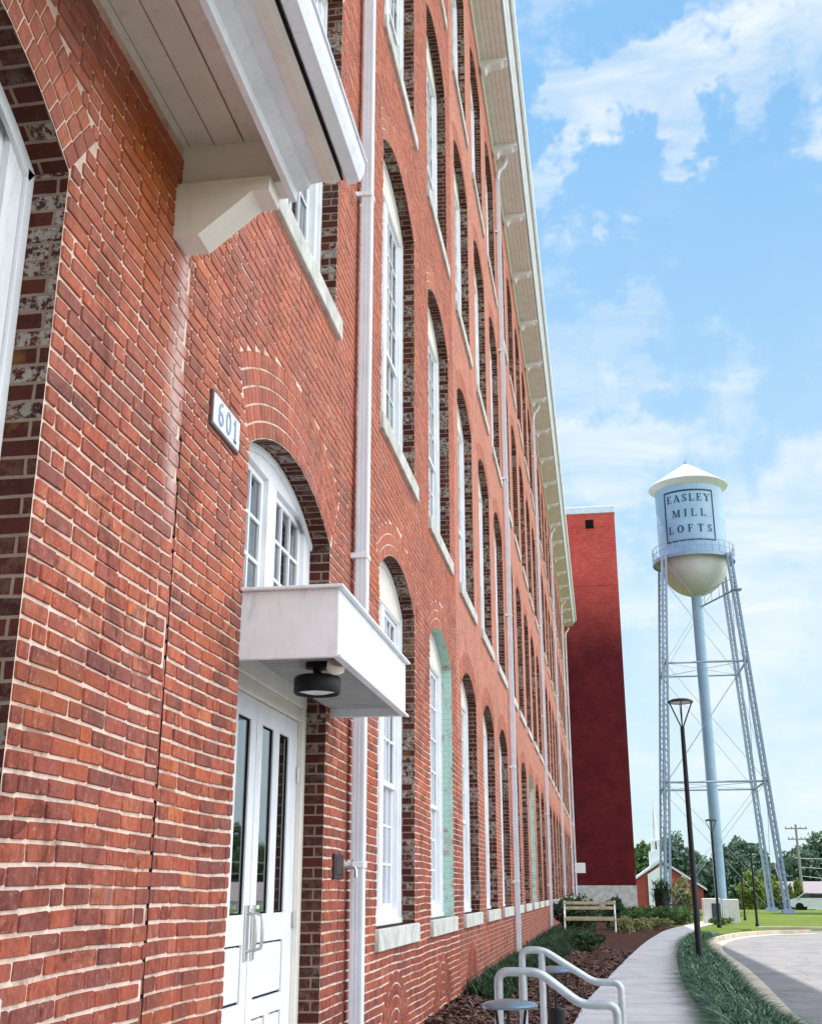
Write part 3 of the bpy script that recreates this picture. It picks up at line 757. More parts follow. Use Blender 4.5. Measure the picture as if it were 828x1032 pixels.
DIG = {
 '6': (.66, arcband(.5,.30,.46,.30,0,360,.20,.13,24)+arcband(.62,.52,.58,.48,75,180,.20,.13)),
 '0': (.62, arcband(.5,.5,.48,.5,0,360,.20,.12,28)),
 '1': (.50, [R_(.42,.68,0,1), [(.42,1), (.42,.80), (.14,.70), (.14,.80)], R_(.16,.92,0,.10)]),
}
pq = empty('number_plaque', (XW+.01, 5.28, 3.83), label='white house number plaque reading 601 beside the door arch', cat='sign')
m = MB(); m.box(.0, .018, -.21, .21, -.083, .083, 0, .004); m.build('plate', M['white'], pq)
m = MB(); m.box(-.004, .012, -.225, .225, -.098, .098, 0, .004); m.build('backing', plain('dark_backing', (.10,.07,.07), .6), pq)
m = MB(); polytext(m, [DIG['6'], DIG['0'], DIG['1']], .13, .038, lambda u, v, d: (.0185+d, -.150+u, -.065+v), th=.004)
m.build('numerals', plain('grey_numerals', (.24,.30,.42), .4), pq)

lp = empty('canopy_lamp', (-1.53, 6.20, 2.60), label='black drum lamp hanging under the door canopy', cat='lamp')
m = MB(); m.lathe([(0,.045), (.118,.045), (.130,.035), (.132,.025), (.132,-.045), (.125,-.055), (.116,-.045), (.116,-.02)], (0, 0, 0), 40); m.build('shade', M['black'], lp, smooth=True)
m = MB(); m.lathe([(.116,-.035), (.06,-.050), (0,-.054)], (0, 0, 0), 32); m.build('diffuser', plain('pale_diffuser', (.75,.75,.72), .3), lp, smooth=True)
m = MB(); m.box(-.02, .02, -.02, .02, .04, .13); m.lathe([(0,.09), (.07,.09), (.07,.12), (0,.12)], (0, 0, 0), 20); m.build('stem', M['black'], lp)
sn = MB(); sn.lathe([(0,-.02), (.03,-.018), (.050,.0), (.052,.03), (.045,.045), (0,.045)], (0, 0, 0), 24)
so = sn.build('motion_sensor', M['cream'], None, smooth=True); so.location = (-1.395, 6.06, 2.655); so.rotation_euler = (math.radians(35), math.radians(20), 0)
tag(so, 'round cream sensor at the front edge under the door canopy', 'sensor')

# ------------------------------------------------------------------ red stair tower at the far end
def mat_tower():
    t = NT('painted_red_brick'); uv = t.N('ShaderNodeUVMap').outputs[0]; p = t.objc()
    s = t.N('ShaderNodeSeparateXYZ'); t.L(p, s.inputs[0])
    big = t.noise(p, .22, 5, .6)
    # light and shade put into the red: bright top storeys, dark maroon below
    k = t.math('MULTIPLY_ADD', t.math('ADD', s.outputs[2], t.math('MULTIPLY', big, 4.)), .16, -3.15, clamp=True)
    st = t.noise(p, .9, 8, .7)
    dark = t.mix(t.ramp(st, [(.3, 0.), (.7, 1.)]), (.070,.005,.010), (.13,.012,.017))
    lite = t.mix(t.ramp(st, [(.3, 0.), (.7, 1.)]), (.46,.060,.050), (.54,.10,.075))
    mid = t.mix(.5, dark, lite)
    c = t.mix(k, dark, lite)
    br = t.N('ShaderNodeTexBrick', i_Scale=1.); br.inputs['Brick Width'].default_value = .23; br.inputs['Row Height'].default_value = .075; br.inputs['Mortar Size'].default_value = .010
    br.inputs['Color1'].default_value = (1,1,1,1); br.inputs['Color2'].default_value = (.55,.55,.55,1); br.inputs['Mortar'].default_value = (1.5,1.4,1.35,1)
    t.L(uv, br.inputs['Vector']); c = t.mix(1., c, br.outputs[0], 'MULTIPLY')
    band = t.math('LESS_THAN', t.math('FRACT', t.math('DIVIDE', s.outputs[2], 4.6)), .012)
    c = t.mix(t.math('MULTIPLY', band, .4), c, (.05,.01,.01))
    t.col(c); t.rough(.8, .2); t.bump(br.outputs['Fac'], .2, .005); return t.m
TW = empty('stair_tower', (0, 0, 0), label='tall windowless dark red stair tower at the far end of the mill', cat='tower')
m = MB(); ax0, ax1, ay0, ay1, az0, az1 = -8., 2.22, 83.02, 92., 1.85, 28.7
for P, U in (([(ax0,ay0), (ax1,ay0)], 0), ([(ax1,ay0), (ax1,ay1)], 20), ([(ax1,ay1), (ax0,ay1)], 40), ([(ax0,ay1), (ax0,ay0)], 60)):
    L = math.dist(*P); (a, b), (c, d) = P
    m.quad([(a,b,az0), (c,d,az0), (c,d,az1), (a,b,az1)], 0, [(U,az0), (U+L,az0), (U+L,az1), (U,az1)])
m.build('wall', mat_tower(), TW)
m = MB(); m.box(ax0-.03, ax1+.03, ay0-.03, ay1+.03, -.3, 1.85); m.build('plinth', plain('whitewashed_plinth', (.50,.50,.50), .9, .2, var=.3, scale=3, dirt=((.12,.12,.12), .6)), TW)
m = MB(); m.box(ax0-.05, ax1+.05, ay0-.06, ay1+.05, 28.7, 29.25, 0, .03); m.build('coping', plain('pale_coping_metal', (.66,.70,.78), .4), TW)
m = MB(); m.box(.04, .64, ay0-.02, ay0-.004, 27.5, 28.2); 
for i in range(5): m.box(.06, .62, ay0-.05, ay0-.02, 27.55+.13*i, 27.6+.13*i)
m.build('vent', M['joint'], TW)

# ------------------------------------------------------------------ water tower
WT = empty('water_tower', (0, 0, 0), label='pale blue riveted water tower on four lattice legs reading EASLEY MILL LOFTS', cat='water tower')
M['wt'] = plain('pale_blue_tower_paint', (.33,.47,.62), .5, .35, var=.10, scale=.6, dirt=((.28,.27,.26), .4))
M['wt_leg'] = plain('tower_leg_paint', (.30,.38,.50), .5, .4, var=.12, scale=1.)
M['wt_roof'] = plain('white_tower_roof', (.66,.66,.70), .5, .3, var=.05, scale=1.)
tc = (8.62, 92.)
m = MB(); m.lathe([(2.72,27.0), (2.72,33.0)], (*tc, 0), 64)
m.lathe([(2.725,27.0), (2.75,27.02), (2.75,27.12), (2.72,27.14)], (*tc, 0), 64); m.lathe([(2.72,30.1), (2.735,30.12), (2.735,30.18), (2.72,30.2)], (*tc, 0), 64)
m.build('tank', M['wt'], WT, smooth=True)
m = MB(); m.lathe([(0,35.6), (.25,35.5), (3.2,33.45), (3.22,33.38), (3.15,33.33), (2.73,33.0)], (*tc, 0), 64); m.build('roof', M['wt_roof'], WT, smooth=True)
m = MB(); m.lathe([(0,36.1), (.05,36.08), (.06,35.95), (.05,35.85), (.05,35.75), (.2,35.7), (.22,35.5)], (*tc, 0), 16); m.build('finial', M['wt_leg'], WT)
m = MB(); m.lathe([(2.71,27.0)]+[(2.71*math.cos(a), 27.0-2.85*math.sin(a)) for a in np.linspace(0.05, 1.45, 16)]+[(.42,24.1)], (*tc, 0), 64)
m.build('bowl', plain('weathered_bowl_paint', (.56,.56,.58), .5, .3, var=.12, scale=.6, dirt=((.40,.28,.22), .35)), WT, smooth=True)
m = MB(); m.lathe([(.42,24.3), (.42,0)], (*tc, 0), 24); m.lathe([(.42,.0), (.7,.0), (.7,.3), (.42,.3)], (*tc, 0), 24); m.build('riser_pipe', M['wt'], WT, smooth=True)
m = MB(); m.lathe([(2.75,26.95), (3.25,26.95), (3.28,26.8), (3.28,27.1), (2.75,27.05)], (*tc, 0), 48)
m.build('balcony', M['wt_leg'], WT)
m = MB()
for z in (27.55, 28.05): m.lathe([(3.25,z), (3.28,z), (3.28,z+.04), (3.25,z+.04), (3.25,z)], (*tc, 0), 48)
for i in range(32):
    a = 2*math.pi*i/32; x, y = tc[0]+3.26*math.cos(a), tc[1]+3.26*math.sin(a); m.box(x-.02, x+.02, y-.02, y+.02, 27.05, 28.07)
m.build('railing', M['wt_leg'], WT)
HB, HT = 4.12, 2.52; ZL = 26.95
def legc(sx, sy, z):
    k = z/ZL; h = HB+(HT-HB)*k; return Vector((tc[0]+sx*h, tc[1]+sy*h, z))
for sx in (-1, 1):
    for sy in (-1, 1):
        m = MB(); w = .15; a, b = legc(sx, sy, 0), legc(sx, sy, ZL)
        for ox in (-w, w):   # two channels laced together
            P = [a+Vector((ox,0,0)), b+Vector((ox,0,0))]
            for dx, dy in ((.085, .20),):
                q = [Vector((-dx,-dy,0)), Vector((dx,-dy,0)), Vector((dx,dy,0)), Vector((-dx,dy,0))]
                lo = [P[0]+v for v in q]; hi = [P[1]+v for v in q]
                for i in range(4): k = (i+1) % 4; m.quad([lo[i], lo[k], hi[k], hi[i]])
        n = 62
        for i in range(n):   # lacing bars
            z0_, z1_ = ZL*i/n, ZL*(i+1)/n; s0 = -w if i % 2 else w
            for dy in (-.20, .20):
                p0 = legc(sx, sy, z0_)+Vector((s0, dy, 0)); p1 = legc(sx, sy, z1_)+Vector((-s0, dy, 0)); m.tube([p0, p1], .022, 4, cap=False)
        m.box(a.x-.4, a.x+.4, a.y-.4, a.y+.4, -.1, .25)
        m.build('leg', M['wt_leg'], WT)
m = MB()
def strut(mb, p, q, r): mb.tube([p, q], r, 6)
for z in (9.15, 18.2):
    for (s0, s1) in (((-1,-1), (1,-1)), ((1,-1), (1,1)), ((1,1), (-1,1)), ((-1,1), (-1,-1))):
        q = MB(); strut(q, legc(*s0, z), legc(*s1, z), .085); q.build('strut', M['wt_leg'], WT)
m = MB(); zz = [0, 9.15, 18.2, 26.6]
for (s0, s1) in (((-1,-1), (1,-1)), ((1,-1), (1,1)), ((1,1), (-1,1)), ((-1,1), (-1,-1))):
    for a, b in zip(zz[:-1], zz[1:]):
        strut(m, legc(*s0, a), legc(*s1, b), .018); strut(m, legc(*s1, a), legc(*s0, b), .018)
for z in (9.15, 18.2):
    for s0 in ((-1,-1), (1,-1), (1,1), (-1,1)): strut(m, legc(*s0, z), Vector((*tc, z)), .02)
m.build('tie_rods', M['wt_leg'], WT)
m = MB()   # catwalk from the riser to the leg, ladder on the right leg
p, q = Vector((*tc, 23.2)), legc(1, -1, 23.9)
strut(m, p+Vector((.3,-.3,0)), q, .07); strut(m, p+Vector((.3,-.3,1.0)), q+Vector((0,0,1.)), .03)
for i in range(6): u = p.lerp(q, i/5); strut(m, u, u+Vector((0,0,1.)), .025)
m.box(q.x-.3, q.x+.5, q.y-.4, q.y+.4, q.z-.05, q.z+.02)
m.build('catwalk', M['wt_leg'], WT)
m = MB()
for dx in (-.15, .19): strut(m, legc(1, -1, .5)+Vector((dx,-.32,0)), legc(1, -1, 26.9)+Vector((dx,-.32,0)), .018)
for i in range(80): z = .7+i*.33; u = legc(1, -1, z)+Vector((-.15,-.32,0)); strut(m, u, u+Vector((.34,0,0)), .012)
m.build('ladder', M['wt_leg'], WT)
# lettering, bent round the tank, facing the camera
a0 = math.atan2(0-tc[1], 0-tc[0])-math.radians(1.)
def onTank(u, v, d):
    t = a0+u/2.72; r = 2.73+d; return (tc[0]+r*math.cos(t), tc[1]+r*math.sin(t), v)
def textline(s, zc, h, adv):
    wtot = sum(SER[c][0]*h for c in s)+adv*(len(s)-1)
    mb = MB(); polytext(mb, [SER[c] for c in s], h, adv, lambda u, v, d: onTank(u-wtot/2, zc-h/2+v, d), th=.02); return mb
m = MB()
for s, z in (('EASLEY', 31.62), ('MILL', 30.33), ('LOFTS', 29.02)):
    q = textline(s, z+.12, .62, {'EASLEY': .15, 'MILL': .31, 'LOFTS': .33}[s]); b = len(m.v); m.v += q.v; m.f += [tuple(i+b for i in f) for f in q.f]; m.mi += q.mi; m.uv += q.uv; m.at += q.at
m.build('lettering', plain('navy_lettering', (.012,.035,.10), .5), WT)
m = MB(); hw = 2.12
def bandq(u0, u1, v0, v1):
    n = max(1, int(abs(u1-u0)/.15))
    for i in range(n):
        a, b = u0+(u1-u0)*i/n, u0+(u1-u0)*(i+1)/n; m.quad([onTank(a,v0,.015), onTank(b,v0,.015), onTank(b,v1,.015), onTank(a,v1,.015)])
bandq(-hw, hw, 28.12, 28.26); bandq(-hw, hw, 32.30, 32.44); bandq(-hw, -hw+.13, 28.26, 32.30); bandq(hw-.13, hw, 28.26, 32.30)
m.build('letter_frame', bpy.data.materials['navy_lettering'], WT)

# ------------------------------------------------------------------ ground, walks, road
def ggrid(name, xs, ys, h, mat, thick=None):
    m = MB()
    for i in range(len(ys)-1):
        for j in range(len(xs)-1):
            c = [(xs[j],ys[i]), (xs[j+1],ys[i]), (xs[j+1],ys[i+1]), (xs[j],ys[i+1])]
            m.quad([(x, y, h(x, y)) for x, y in c])
    return m.build(name, mat, None, smooth=True)
def sm(a, b, x): t = min(1, max(0, (x-a)/(b-a))); return t*t*(3-2*t)
def hter(x, y):
    z = -.20+.19*sm(52, 55, y)-2.7*sm(104, 140, y)
    if x < -30 or x > 70: z -= .3
    return z
xs = [-3000, -800, -200, -60]+list(np.arange(-30, 72, 3.))+[120, 300, 900, 3000]
ys = [-3000, -300, -50]+list(np.arange(-10, 52, 6.))+[52, 53, 54, 55, 58]+list(np.arange(62, 150, 4.))+[170, 220, 400, 1000, 3000]
tag(ggrid('ground', xs, ys, hter, M['grass']), kind='structure')
Lp = [(-.62,12.2), (-.55,13.2), (-.43,14.9), (-.33,17.7), (-.10,21.), (.15,24.7), (.62,31.), (1.18,37.9), (1.72,43.5), (2.34,49.2), (3.2,54.6), (4.6,62.), (6.2,72.)]
Rp = [(1.12,12.2), (1.13,13.2), (1.16,15.1), (1.20,18.), (1.26,21.), (1.40,24.9), (1.72,31.), (2.18,37.), (2.72,42.), (3.35,49.), (4.1,54.2), (5.4,61.), (7.2,71.)]
def ribbon(mb, A, B, za, zb=None, edge=.0):
    zb = za if zb is None else zb
    f = (lambda z, i: z[i] if isinstance(z, (list, tuple)) else z)
    for i in range(len(A)-1):
        mb.quad([(*A[i], f(za,i)), (*B[i], f(zb,i)), (*B[i+1], f(zb,i+1)), (*A[i+1], f(za,i+1))])
        if edge:
            mb.quad([(*B[i], f(zb,i)), (*B[i], f(zb,i)-edge), (*B[i+1], f(zb,i+1)-edge), (*B[i+1], f(zb,i+1))])
            mb.quad([(*A[i], f(za,i)-edge), (*A[i], f(za,i)), (*A[i+1], f(za,i+1)), (*A[i+1], f(za,i+1)-edge)])
def smoothline(P, k=4):
    P = [Vector((*p, 0)) for p in P]; out = []
    for i in range(len(P)-1):
        a, b, c, d = P[max(i-1, 0)], P[i], P[i+1], P[min(i+2, len(P)-1)]
        for j in range(k):
            t = j/k; q = .5*((2*b)+(c-a)*t+(2*a-5*b+4*c-d)*t*t+(3*b-a-3*c+d)*t**3); out.append((q.x, q.y))
    out.append((P[-1].x, P[-1].y)); return out
LS, RS = smoothline(Lp), smoothline(Rp)
m = MB(); ribbon(m, LS, RS, .0, .0, .12)
m.quad([(-.62,-6,.0), (1.12,-6,.0), (1.12,12.2,.0), (-.62,12.2,.0)])
tag(m.build('sidewalk', M['walk'], None, smooth=True), kind='structure')
m = MB(); m.quad([(XW,9.0,.16), (-.62,9.0,.012), (-.62,12.2,.012), (XW,12.2,.16)]); m.quad([(XW,12.2,.16), (-.62,12.2,.012), (-.62,12.2,-.2), (XW,12.2,-.2)])
m.box(XW, -.52, 5.3, 8.3, -.2, .25); m.box(-.52, -.22, 5.3, 8.3, -.2, .13)
m.quad([(XW,8.3,.16), (-.62,8.3,.012), (-.62,9.0,.012), (XW,9.0,.16)]); m.quad([(XW,-6,.16), (-.62,-6,.012), (-.62,5.3,.012), (XW,5.3,.16)])
tag(m.build('entrance_path', M['walk']), kind='structure')
# planting bed between wall and walk, sloping up to the wall
def bedz(f, y): return .25*(1-f)**1.3-.02*f + .03*math.sin(y*1.7+f*5)*f*(1-f)*4
m = MB(); BY = [p for p in LS if p[1] >= 12.2]
nf = 8
for i in range(len(BY)-1):
    for j in range(nf):
        c = []
        for (k, g) in ((i, j), (i, j+1), (i+1, j+1), (i+1, j)):
            x1, y = BY[k]; f = g/nf; c.append((XW+(x1+.01-XW)*f, y, bedz(f, y)))
        m.quad(c)
tag(m.build('planting_bed', M['mulch'], None, smooth=True), kind='structure')
# strip bed between walk and curb
Cp = [(1.95,10.), (1.98,14.), (2.02,17.4), (2.16,20.2), (2.34,23.4), (2.52,27.2), (2.64,31.5), (2.78,35.5), (3.08,38.8), (3.7,42.5), (4.7,46.), (6.0,48.7), (8.0,50.4)]
CS = smoothline(Cp)
bedR = [(x-.01, y) for x, y in CS]
def xat(P, y):
    for a, b in zip(P[:-1], P[1:]):
        if a[1] <= y <= b[1]: t = (y-a[1])/(b[1]-a[1]+1e-9); return a[0]+(b[0]-a[0])*t
    return P[0][0] if y < P[0][1] else P[-1][0]
yy = [10+.75*i for i in range(50)]
m = MB(); ribbon(m, [(xat(RS, y)-.01 if y > 12.2 else 1.11, y) for y in yy], [(xat(CS, y)+.01, y) for y in yy], -.025)
tag(m.build('verge_bed', M['mulch'], None), kind='structure')
def offs(P, d):
    out = []
    for i in range(len(P)):
        a, b = Vector(P[max(i-1, 0)]), Vector(P[min(i+1, len(P)-1)]); t = (b-a).normalized(); out.append((P[i][0]+t.y*d, P[i][1]-t.x*d))
    return out
C1, C2 = offs(CS, .16), offs(CS, .50)
m = MB(); ribbon(m, CS, C1, .02, .02, .15); ribbon(m, offs(CS, .161), C2, -.112, -.118)
tag(m.build('curb', M['curb'], None), kind='structure')
m = MB()
far = [(60, y) for _, y in C2]; ribbon(m, C2, far, -.122)
m.quad([(C2[-1][0],C2[-1][1],-.122), (60,50.,-.122), (60,54.2,-.122), (C2[-1][0],54.2,-.122)])
m.quad([(5.6,49.8,-.1225), (9.,49.8,-.1225), (9.,54.2,-.1225), (6.5,54.2,-.1225)])
m.quad([(2.4,-6,-.122), (60,-6,-.122), (60,10.05,-.122), (2.4,10.05,-.122)])
tag(m.build('road', M['road']), kind='structure')
m = MB(); m.box(6.5, 60, 53.9, 54.1, -.2, .03, 0, .01); m.box(9.6, 60, 46.6, 46.78, -.2, .03, 0, .01)
tag(m.build('far_curb', M['curb']), kind='structure')
m = MB(); m.prism([(9.7,46.8), (10.4,46.75), (60,46.75), (60,49.6), (10.6,49.6), (9.7,49.2)], 'z', -.2, .025)
tag(m.build('lawn_island', M['grass']), kind='structure')
# mulch chips and fallen bits (stuff)
def quads_obj(name, V, F, mats, rnd, kindd='stuff', parent=None, **k):
    me = bpy.data.meshes.new(name); me.vertices.add(len(V)); me.vertices.foreach_set('co', V.ravel())
    nf = len(F); me.loops.add(nf*4); me.loops.foreach_set('vertex_index', F.ravel().astype('i'))
    me.polygons.add(nf); me.polygons.foreach_set('loop_start', np.arange(0, nf*4, 4)); 
    me.update(calc_edges=True)
    a = me.attributes.new('rnd', 'FLOAT', 'FACE'); a.data.foreach_set('value', rnd.astype('f'))
    me.materials.append(mats); me.validate(); o = bpy.data.objects.new(name, me); COL.objects.link(o)
    if parent: o.parent = parent
    if kindd: o['kind'] = kindd
    return tag(o, **k)
def blades(P, H, W, rngl, lean=.5, segs=2):
    """strap leaves: P (n,3) roots; returns verts, faces"""
    n = len(P); az = rngl.random(n)*2*math.pi; ln = H*(.6+.6*rngl.random(n)); bend = lean*(.4+rngl.random(n))
    dirx, diry = np.cos(az), np.sin(az); px, py = -diry, dirx
    V = []; t = np.linspace(0, 1, segs+1)
    for k in t:
        r = bend*ln*k**1.6; z = ln*(k-.35*bend*k*k); w = W*(1-k*.85)
        c = np.stack([P[:,0]+dirx*r, P[:,1]+diry*r, P[:,2]+z], 1)
        o = np.stack([px*w, py*w, np.zeros(n)], 1); V += [c-o, c+o]
    V = np.stack(V, 1); m_ = 2*(segs+1); F = []
    base = np.arange(n)*m_
    for s in range(segs): F.append(np.stack([base+2*s, base+2*s+1, base+2*s+3, base+2*s+2], 1))
    return V.reshape(-1, 3), np.concatenate(F), np.tile(np.repeat(1, 1), 1), segs, n
ncl = 950; pts = []; rn = []
for i in range(ncl*3):
    y = 13.3+(44-13.3)*rng.random()**1.25; a, b = xat(RS, y)+.16, xat(CS, y)-.10
    if b-a < .2: continue
    x = a+(b-a)*rng.random(); c = rng.random()
    k = 16 if y < 24 else 9
    ang = rng.random(k)*6.28; rr = .05*rng.random(k)
    pts.append(np.stack([x+rr*np.cos(ang), y+rr*np.sin(ang), np.full(k, -.03)], 1)); rn.append(np.clip(c*.45+.6*rng.random(k)**1.6, 0, 1))
P = np.concatenate(pts); V, F, _, sg_, n = blades(P, .28, .017, rng, 1.5, 3); r_ = np.concatenate(rn)
quads_obj('border_grass', V, F, M['leaf_blue'], np.tile(r_, sg_), label='dense dark green strap-leaved border grass between the walk and the curb', cat='ground cover')
# low dark ground cover by the wall and mulch chips
pts = []; rn = []
for i in range(1500):
    y = 15.5+26*rng.random(); f = .04+(.28 if y < 22 else .40)*rng.random(); x1 = xat(LS, y); k = 7
    if rng.random() > .25+.75*abs(math.sin(y*.9+f*3)): continue
    x = XW+(x1-XW)*f; ang = rng.random(k)*6.28; rr = .10*rng.random(k)
    pts.append(np.stack([x+rr*np.cos(ang), y+rr*np.sin(ang), np.full(k, bedz(f, y))], 1)); rn.append(rng.random(k)*.7)
P = np.concatenate(pts); V, F, _, sg_, n = blades(P, .22, .018, rng, .9, 2)
quads_obj('wall_ground_cover', V, F, M['leaf_dark'], np.tile(np.concatenate(rn), sg_), label='low dark green ground cover growing along the foot of the mill wall', cat='ground cover')
n = 9000; y = 12.3+20*rng.random(n)**1.3; f = rng.random(n)
x1 = np.array([xat(LS, v) for v in y]); C = np.stack([XW+(x1-XW)*f, y, np.array([bedz(a, b) for a, b in zip(f, y)])+.012], 1)
az = rng.random(n)*6.28; L_ = .02+.035*rng.random(n); w = .006+.012*rng.random(n)
d = np.stack([np.cos(az)*L_, np.sin(az)*L_, rng.normal(0, .010, n)], 1); o = np.stack([-np.sin(az)*w, np.cos(az)*w, rng.normal(0, .006, n)], 1)
V = np.stack([C-d-o, C+d-o, C+d+o, C-d+o], 1).reshape(-1, 3); F = np.arange(n*4).reshape(-1, 4)
chipm = leafmat('bark_chips', [(0., (.025,.012,.010)), (.6, (.09,.04,.028)), (1., (.24,.13,.09))], .0)
quads_obj('bark_chips', V, F, chipm, rng.random(n), label='loose brown bark chips scattered over the bed by the mill', cat='mulch')

# ------------------------------------------------------------------ handrails, bollards
def bend(pts, r=.09, n=6):
    P = [Vector(p) for p in pts]; out = [P[0]]
    for i in range(1, len(P)-1):
        a, b, c = P[i-1], P[i], P[i+1]; u = (a-b).normalized(); v = (c-b).normalized()
        rr = min(r, (a-b).length*.45, (c-b).length*.45); s, e = b+u*rr, b+v*rr
        for k in range(n+1): t = k/n; out.append((1-t)**2*s+2*t*(1-t)*b+t*t*e)
    out.append(P[-1]); return out
def handrail(y, xa, za, zb, label, d):
    o = empty('handrail', (0, y, 0), label=label, cat='handrail', group='steel handrails at the door steps')
    m = MB(); m.tube(bend([(xa,0,.25), (xa,0,za), (xa+d[0],0,za), (xa+d[1],0,zb), (xa+d[2],0,zb), (xa+d[2],0,.0)], .05), .0215, 14)
    m.build('top_rail', M['rail'], o, smooth=True)
    m = MB(); m.tube([(xa+.12,0,.25), (xa+.12,0,za-.012)], 0.0205, 12); m.build('post', M['rail'], o, smooth=True)
    return o
handrail(6.05, -.535, 1.12, .975, 'nearer bent steel handrail beside the door steps', (.20, .40, .57))
handrail(7.50, -.515, 1.155, .975, 'farther bent steel handrail beside the door steps', (.13, .43, .59))
def bollard(x, y, label):
    o = empty('bollard_light', (x, y, 0), label=label, cat='bollard light', group='hooded bollard lights by the steps')
    m = MB(); m.lathe([(0,.80), (.045,.80), (.054,.79), (.054,.0)], (0, 0, 0), 28); m.build('post', M['black'], o, smooth=True)
    m = MB()
    for k in range(3): a = 2*math.pi*k/3+.5; m.tube([(.045*math.cos(a),.045*math.sin(a),.79), (.08*math.cos(a),.08*math.sin(a),1.02)], .007, 8)
    m.build('hood_arm', M['black'], o)
    m = MB(); m.lathe([(0,1.045), (.05,1.043), (.11,1.032), (.125,1.020), (.122,1.010), (.10,1.008), (0,1.012)], (0, 0, 0), 40); m.build('hood', M['hood'], o, smooth=True)
bollard(-.435, 5.45, 'black bollard light with flat round hood in front of the nearer handrail')
bollard(-.33, 7.85, 'black bollard light with flat round hood behind the farther handrail')

# ------------------------------------------------------------------ lamp posts
def lamp_post(x, y, h, label, s=1.):
    o = empty('lamp_post', (x, y, 0), label=label, cat='lamp post', group='black lamp posts along the drive')
    z0 = -.03; zt = h-.62*s
    m = MB(); m.lathe([(.11*s,z0), (.11*s,.10), (.075*s,.14), (.07*s,.2), (.048*s,zt), (0,zt)], (0, 0, 0), 20); m.build('post', M['black'], o, smooth=True)
    m = MB()
    for sx in (-1, 1): m.tube([(0,0,zt-.03), (sx*.02,0,zt), (sx*.255*s,0,h-.04)], .016*s, 8)
    for sy in (-1, 1): m.tube([(0,0,zt-.03), (0,sy*.02,zt), (0,sy*.255*s,h-.04)], .012*s, 8)
    m.build('yoke', M['black'], o)
    m = MB(); m.lathe([(0,h+.03), (.20*s,h+.02), (.285*s,h-.02), (.29*s,h-.05), (.27*s,h-.06), (.24*s,h-.045)], (0, 0, 0), 36); m.build('lamp_head', M['black'], o, smooth=True)
    m = MB(); m.lathe([(.25*s,h-.050), (.10*s,h-.055), (.0,h-.055)], (0, 0, 0), 24); m.build('diffuser', plain('lamp_diffuser', (.6,.6,.58), .3), o, smooth=True)
    return o
lamp_post(1.97, 26.95, 5.68, 'nearest and tallest black lamp post standing in the border grass')
lamp_post(4.93, 54.5, 4.55, 'black lamp post in front of the water tower riser, beside the white cabinets', .9)
lamp_post(6.68, 55.6, 3.55, 'black lamp post on the lawn edge between riser and right tower legs', .8)
lamp_post(7.44, 67., 3.45, 'thin black lamp post farther back on the lawn, left of the middle lawn lamp', .7)

# ------------------------------------------------------------------ bench
bn = empty('garden_bench', (-.50, 40.6, .20), label='slatted timber garden bench with pale curved ends beside the mill wall', cat='bench')
def slat(z, y0, h, nm='slat', t=.03):
    m = MB(); m.box(-.86, .86, y0, y0+t, z, z+h, 0, .006); return m
m = MB()
for z in (.86, .70): m.box(-.88, .88, .30, .335, z, z+.10, 0, .008)
m.build('backrest', M['wood'], bn)
m = MB()
for i in range(4): m.box(-.86, .86, -.22+i*.125, -.12+i*.125, .44, .475, 0, .006)
m.box(-.86, .86, -.235, -.21, .36, .44, 0, .005)
m.build('seat', M['wood'], bn)
for sx in (-1, 1):
    m = MB(); x = sx*.83
    m.tube(bend([(x,-.24,0), (x,-.20,.30), (x,-.24,.62), (x,.10,.66), (x,.30,.64)], .10), .026, 8); m.tube(bend([(x,.36,0), (x,.27,.42), (x,.34,.98)], .2), .028, 8); m.tube([(x,-.22,.42), (x,.28,.40)], .022, 8)
    m.build('end_frame', M['white'], bn, smooth=True)

# ------------------------------------------------------------------ shrubs and trees
def leafcloud(blobs, n, size, seed, flat=.6):
    r = np.random.default_rng(seed); C = []; rn = []; vols = np.array([b[3]*b[4]*b[5] for b in blobs]); vols = vols**.75; vols /= vols.sum()
    for b, k in zip(blobs, (vols*n).astype(int)):
        d = r.normal(size=(k, 3)); d /= np.linalg.norm(d, axis=1)[:, None]; rad = (.45+.6*r.random(k)**.6)[:, None]
        lump = 1+.16*np.sin(d[:, :1]*5+b[0]*3)*np.cos(d[:, 2:]*6+b[1]*2)
        p = d*rad*lump*np.array(b[3:6])+np.array(b[:3]); C.append(p); rn.append(np.clip(.5+r.normal(0, .22, k)+.15*math.sin(b[0]*9+b[2]*5), 0, 1))
    C = np.concatenate(C); R = np.concatenate(rn); k = len(C)
    a = r.normal(size=(k, 3)); a /= np.linalg.norm(a, axis=1)[:, None]; b2 = np.cross(a, r.normal(size=(k, 3))); b2 /= np.linalg.norm(b2, axis=1)[:, None]
    s = size*(.5+r.random(k))[:, None]; a *= s; b2 *= s*flat
    V = np.stack([C-a, C-b2, C+a, C+b2], 1).reshape(-1, 3); return V, np.arange(k*4).reshape(-1, 4), R
def shrub(x, y, z, r, h, mat, label, n=1800, sz=.035, group=None, seed=0, cat='shrub', name='shrub'):
    o = empty(name, (x, y, z), label=label, cat=cat, group=group)
    rr = np.random.default_rng(seed); bl = [(0, 0, h*.5, r, r, h*.5)]+[(rr.normal(0, r*.4), rr.normal(0, r*.4), h*(.45+.3*rr.random()), r*.5, r*.5, h*.32) for _ in range(6)]
    V, F, R = leafcloud(bl, n, sz, seed); quads_obj('foliage', V, F, mat, R, None, o)
    m = MB(); 
    for k in range(4): a = k*1.7; m.tube([(0,0,-.03), (r*.3*math.cos(a),r*.3*math.sin(a),h*.5)], [.015, .006], 6)
    m.build('stem', M['bark'], o); return o
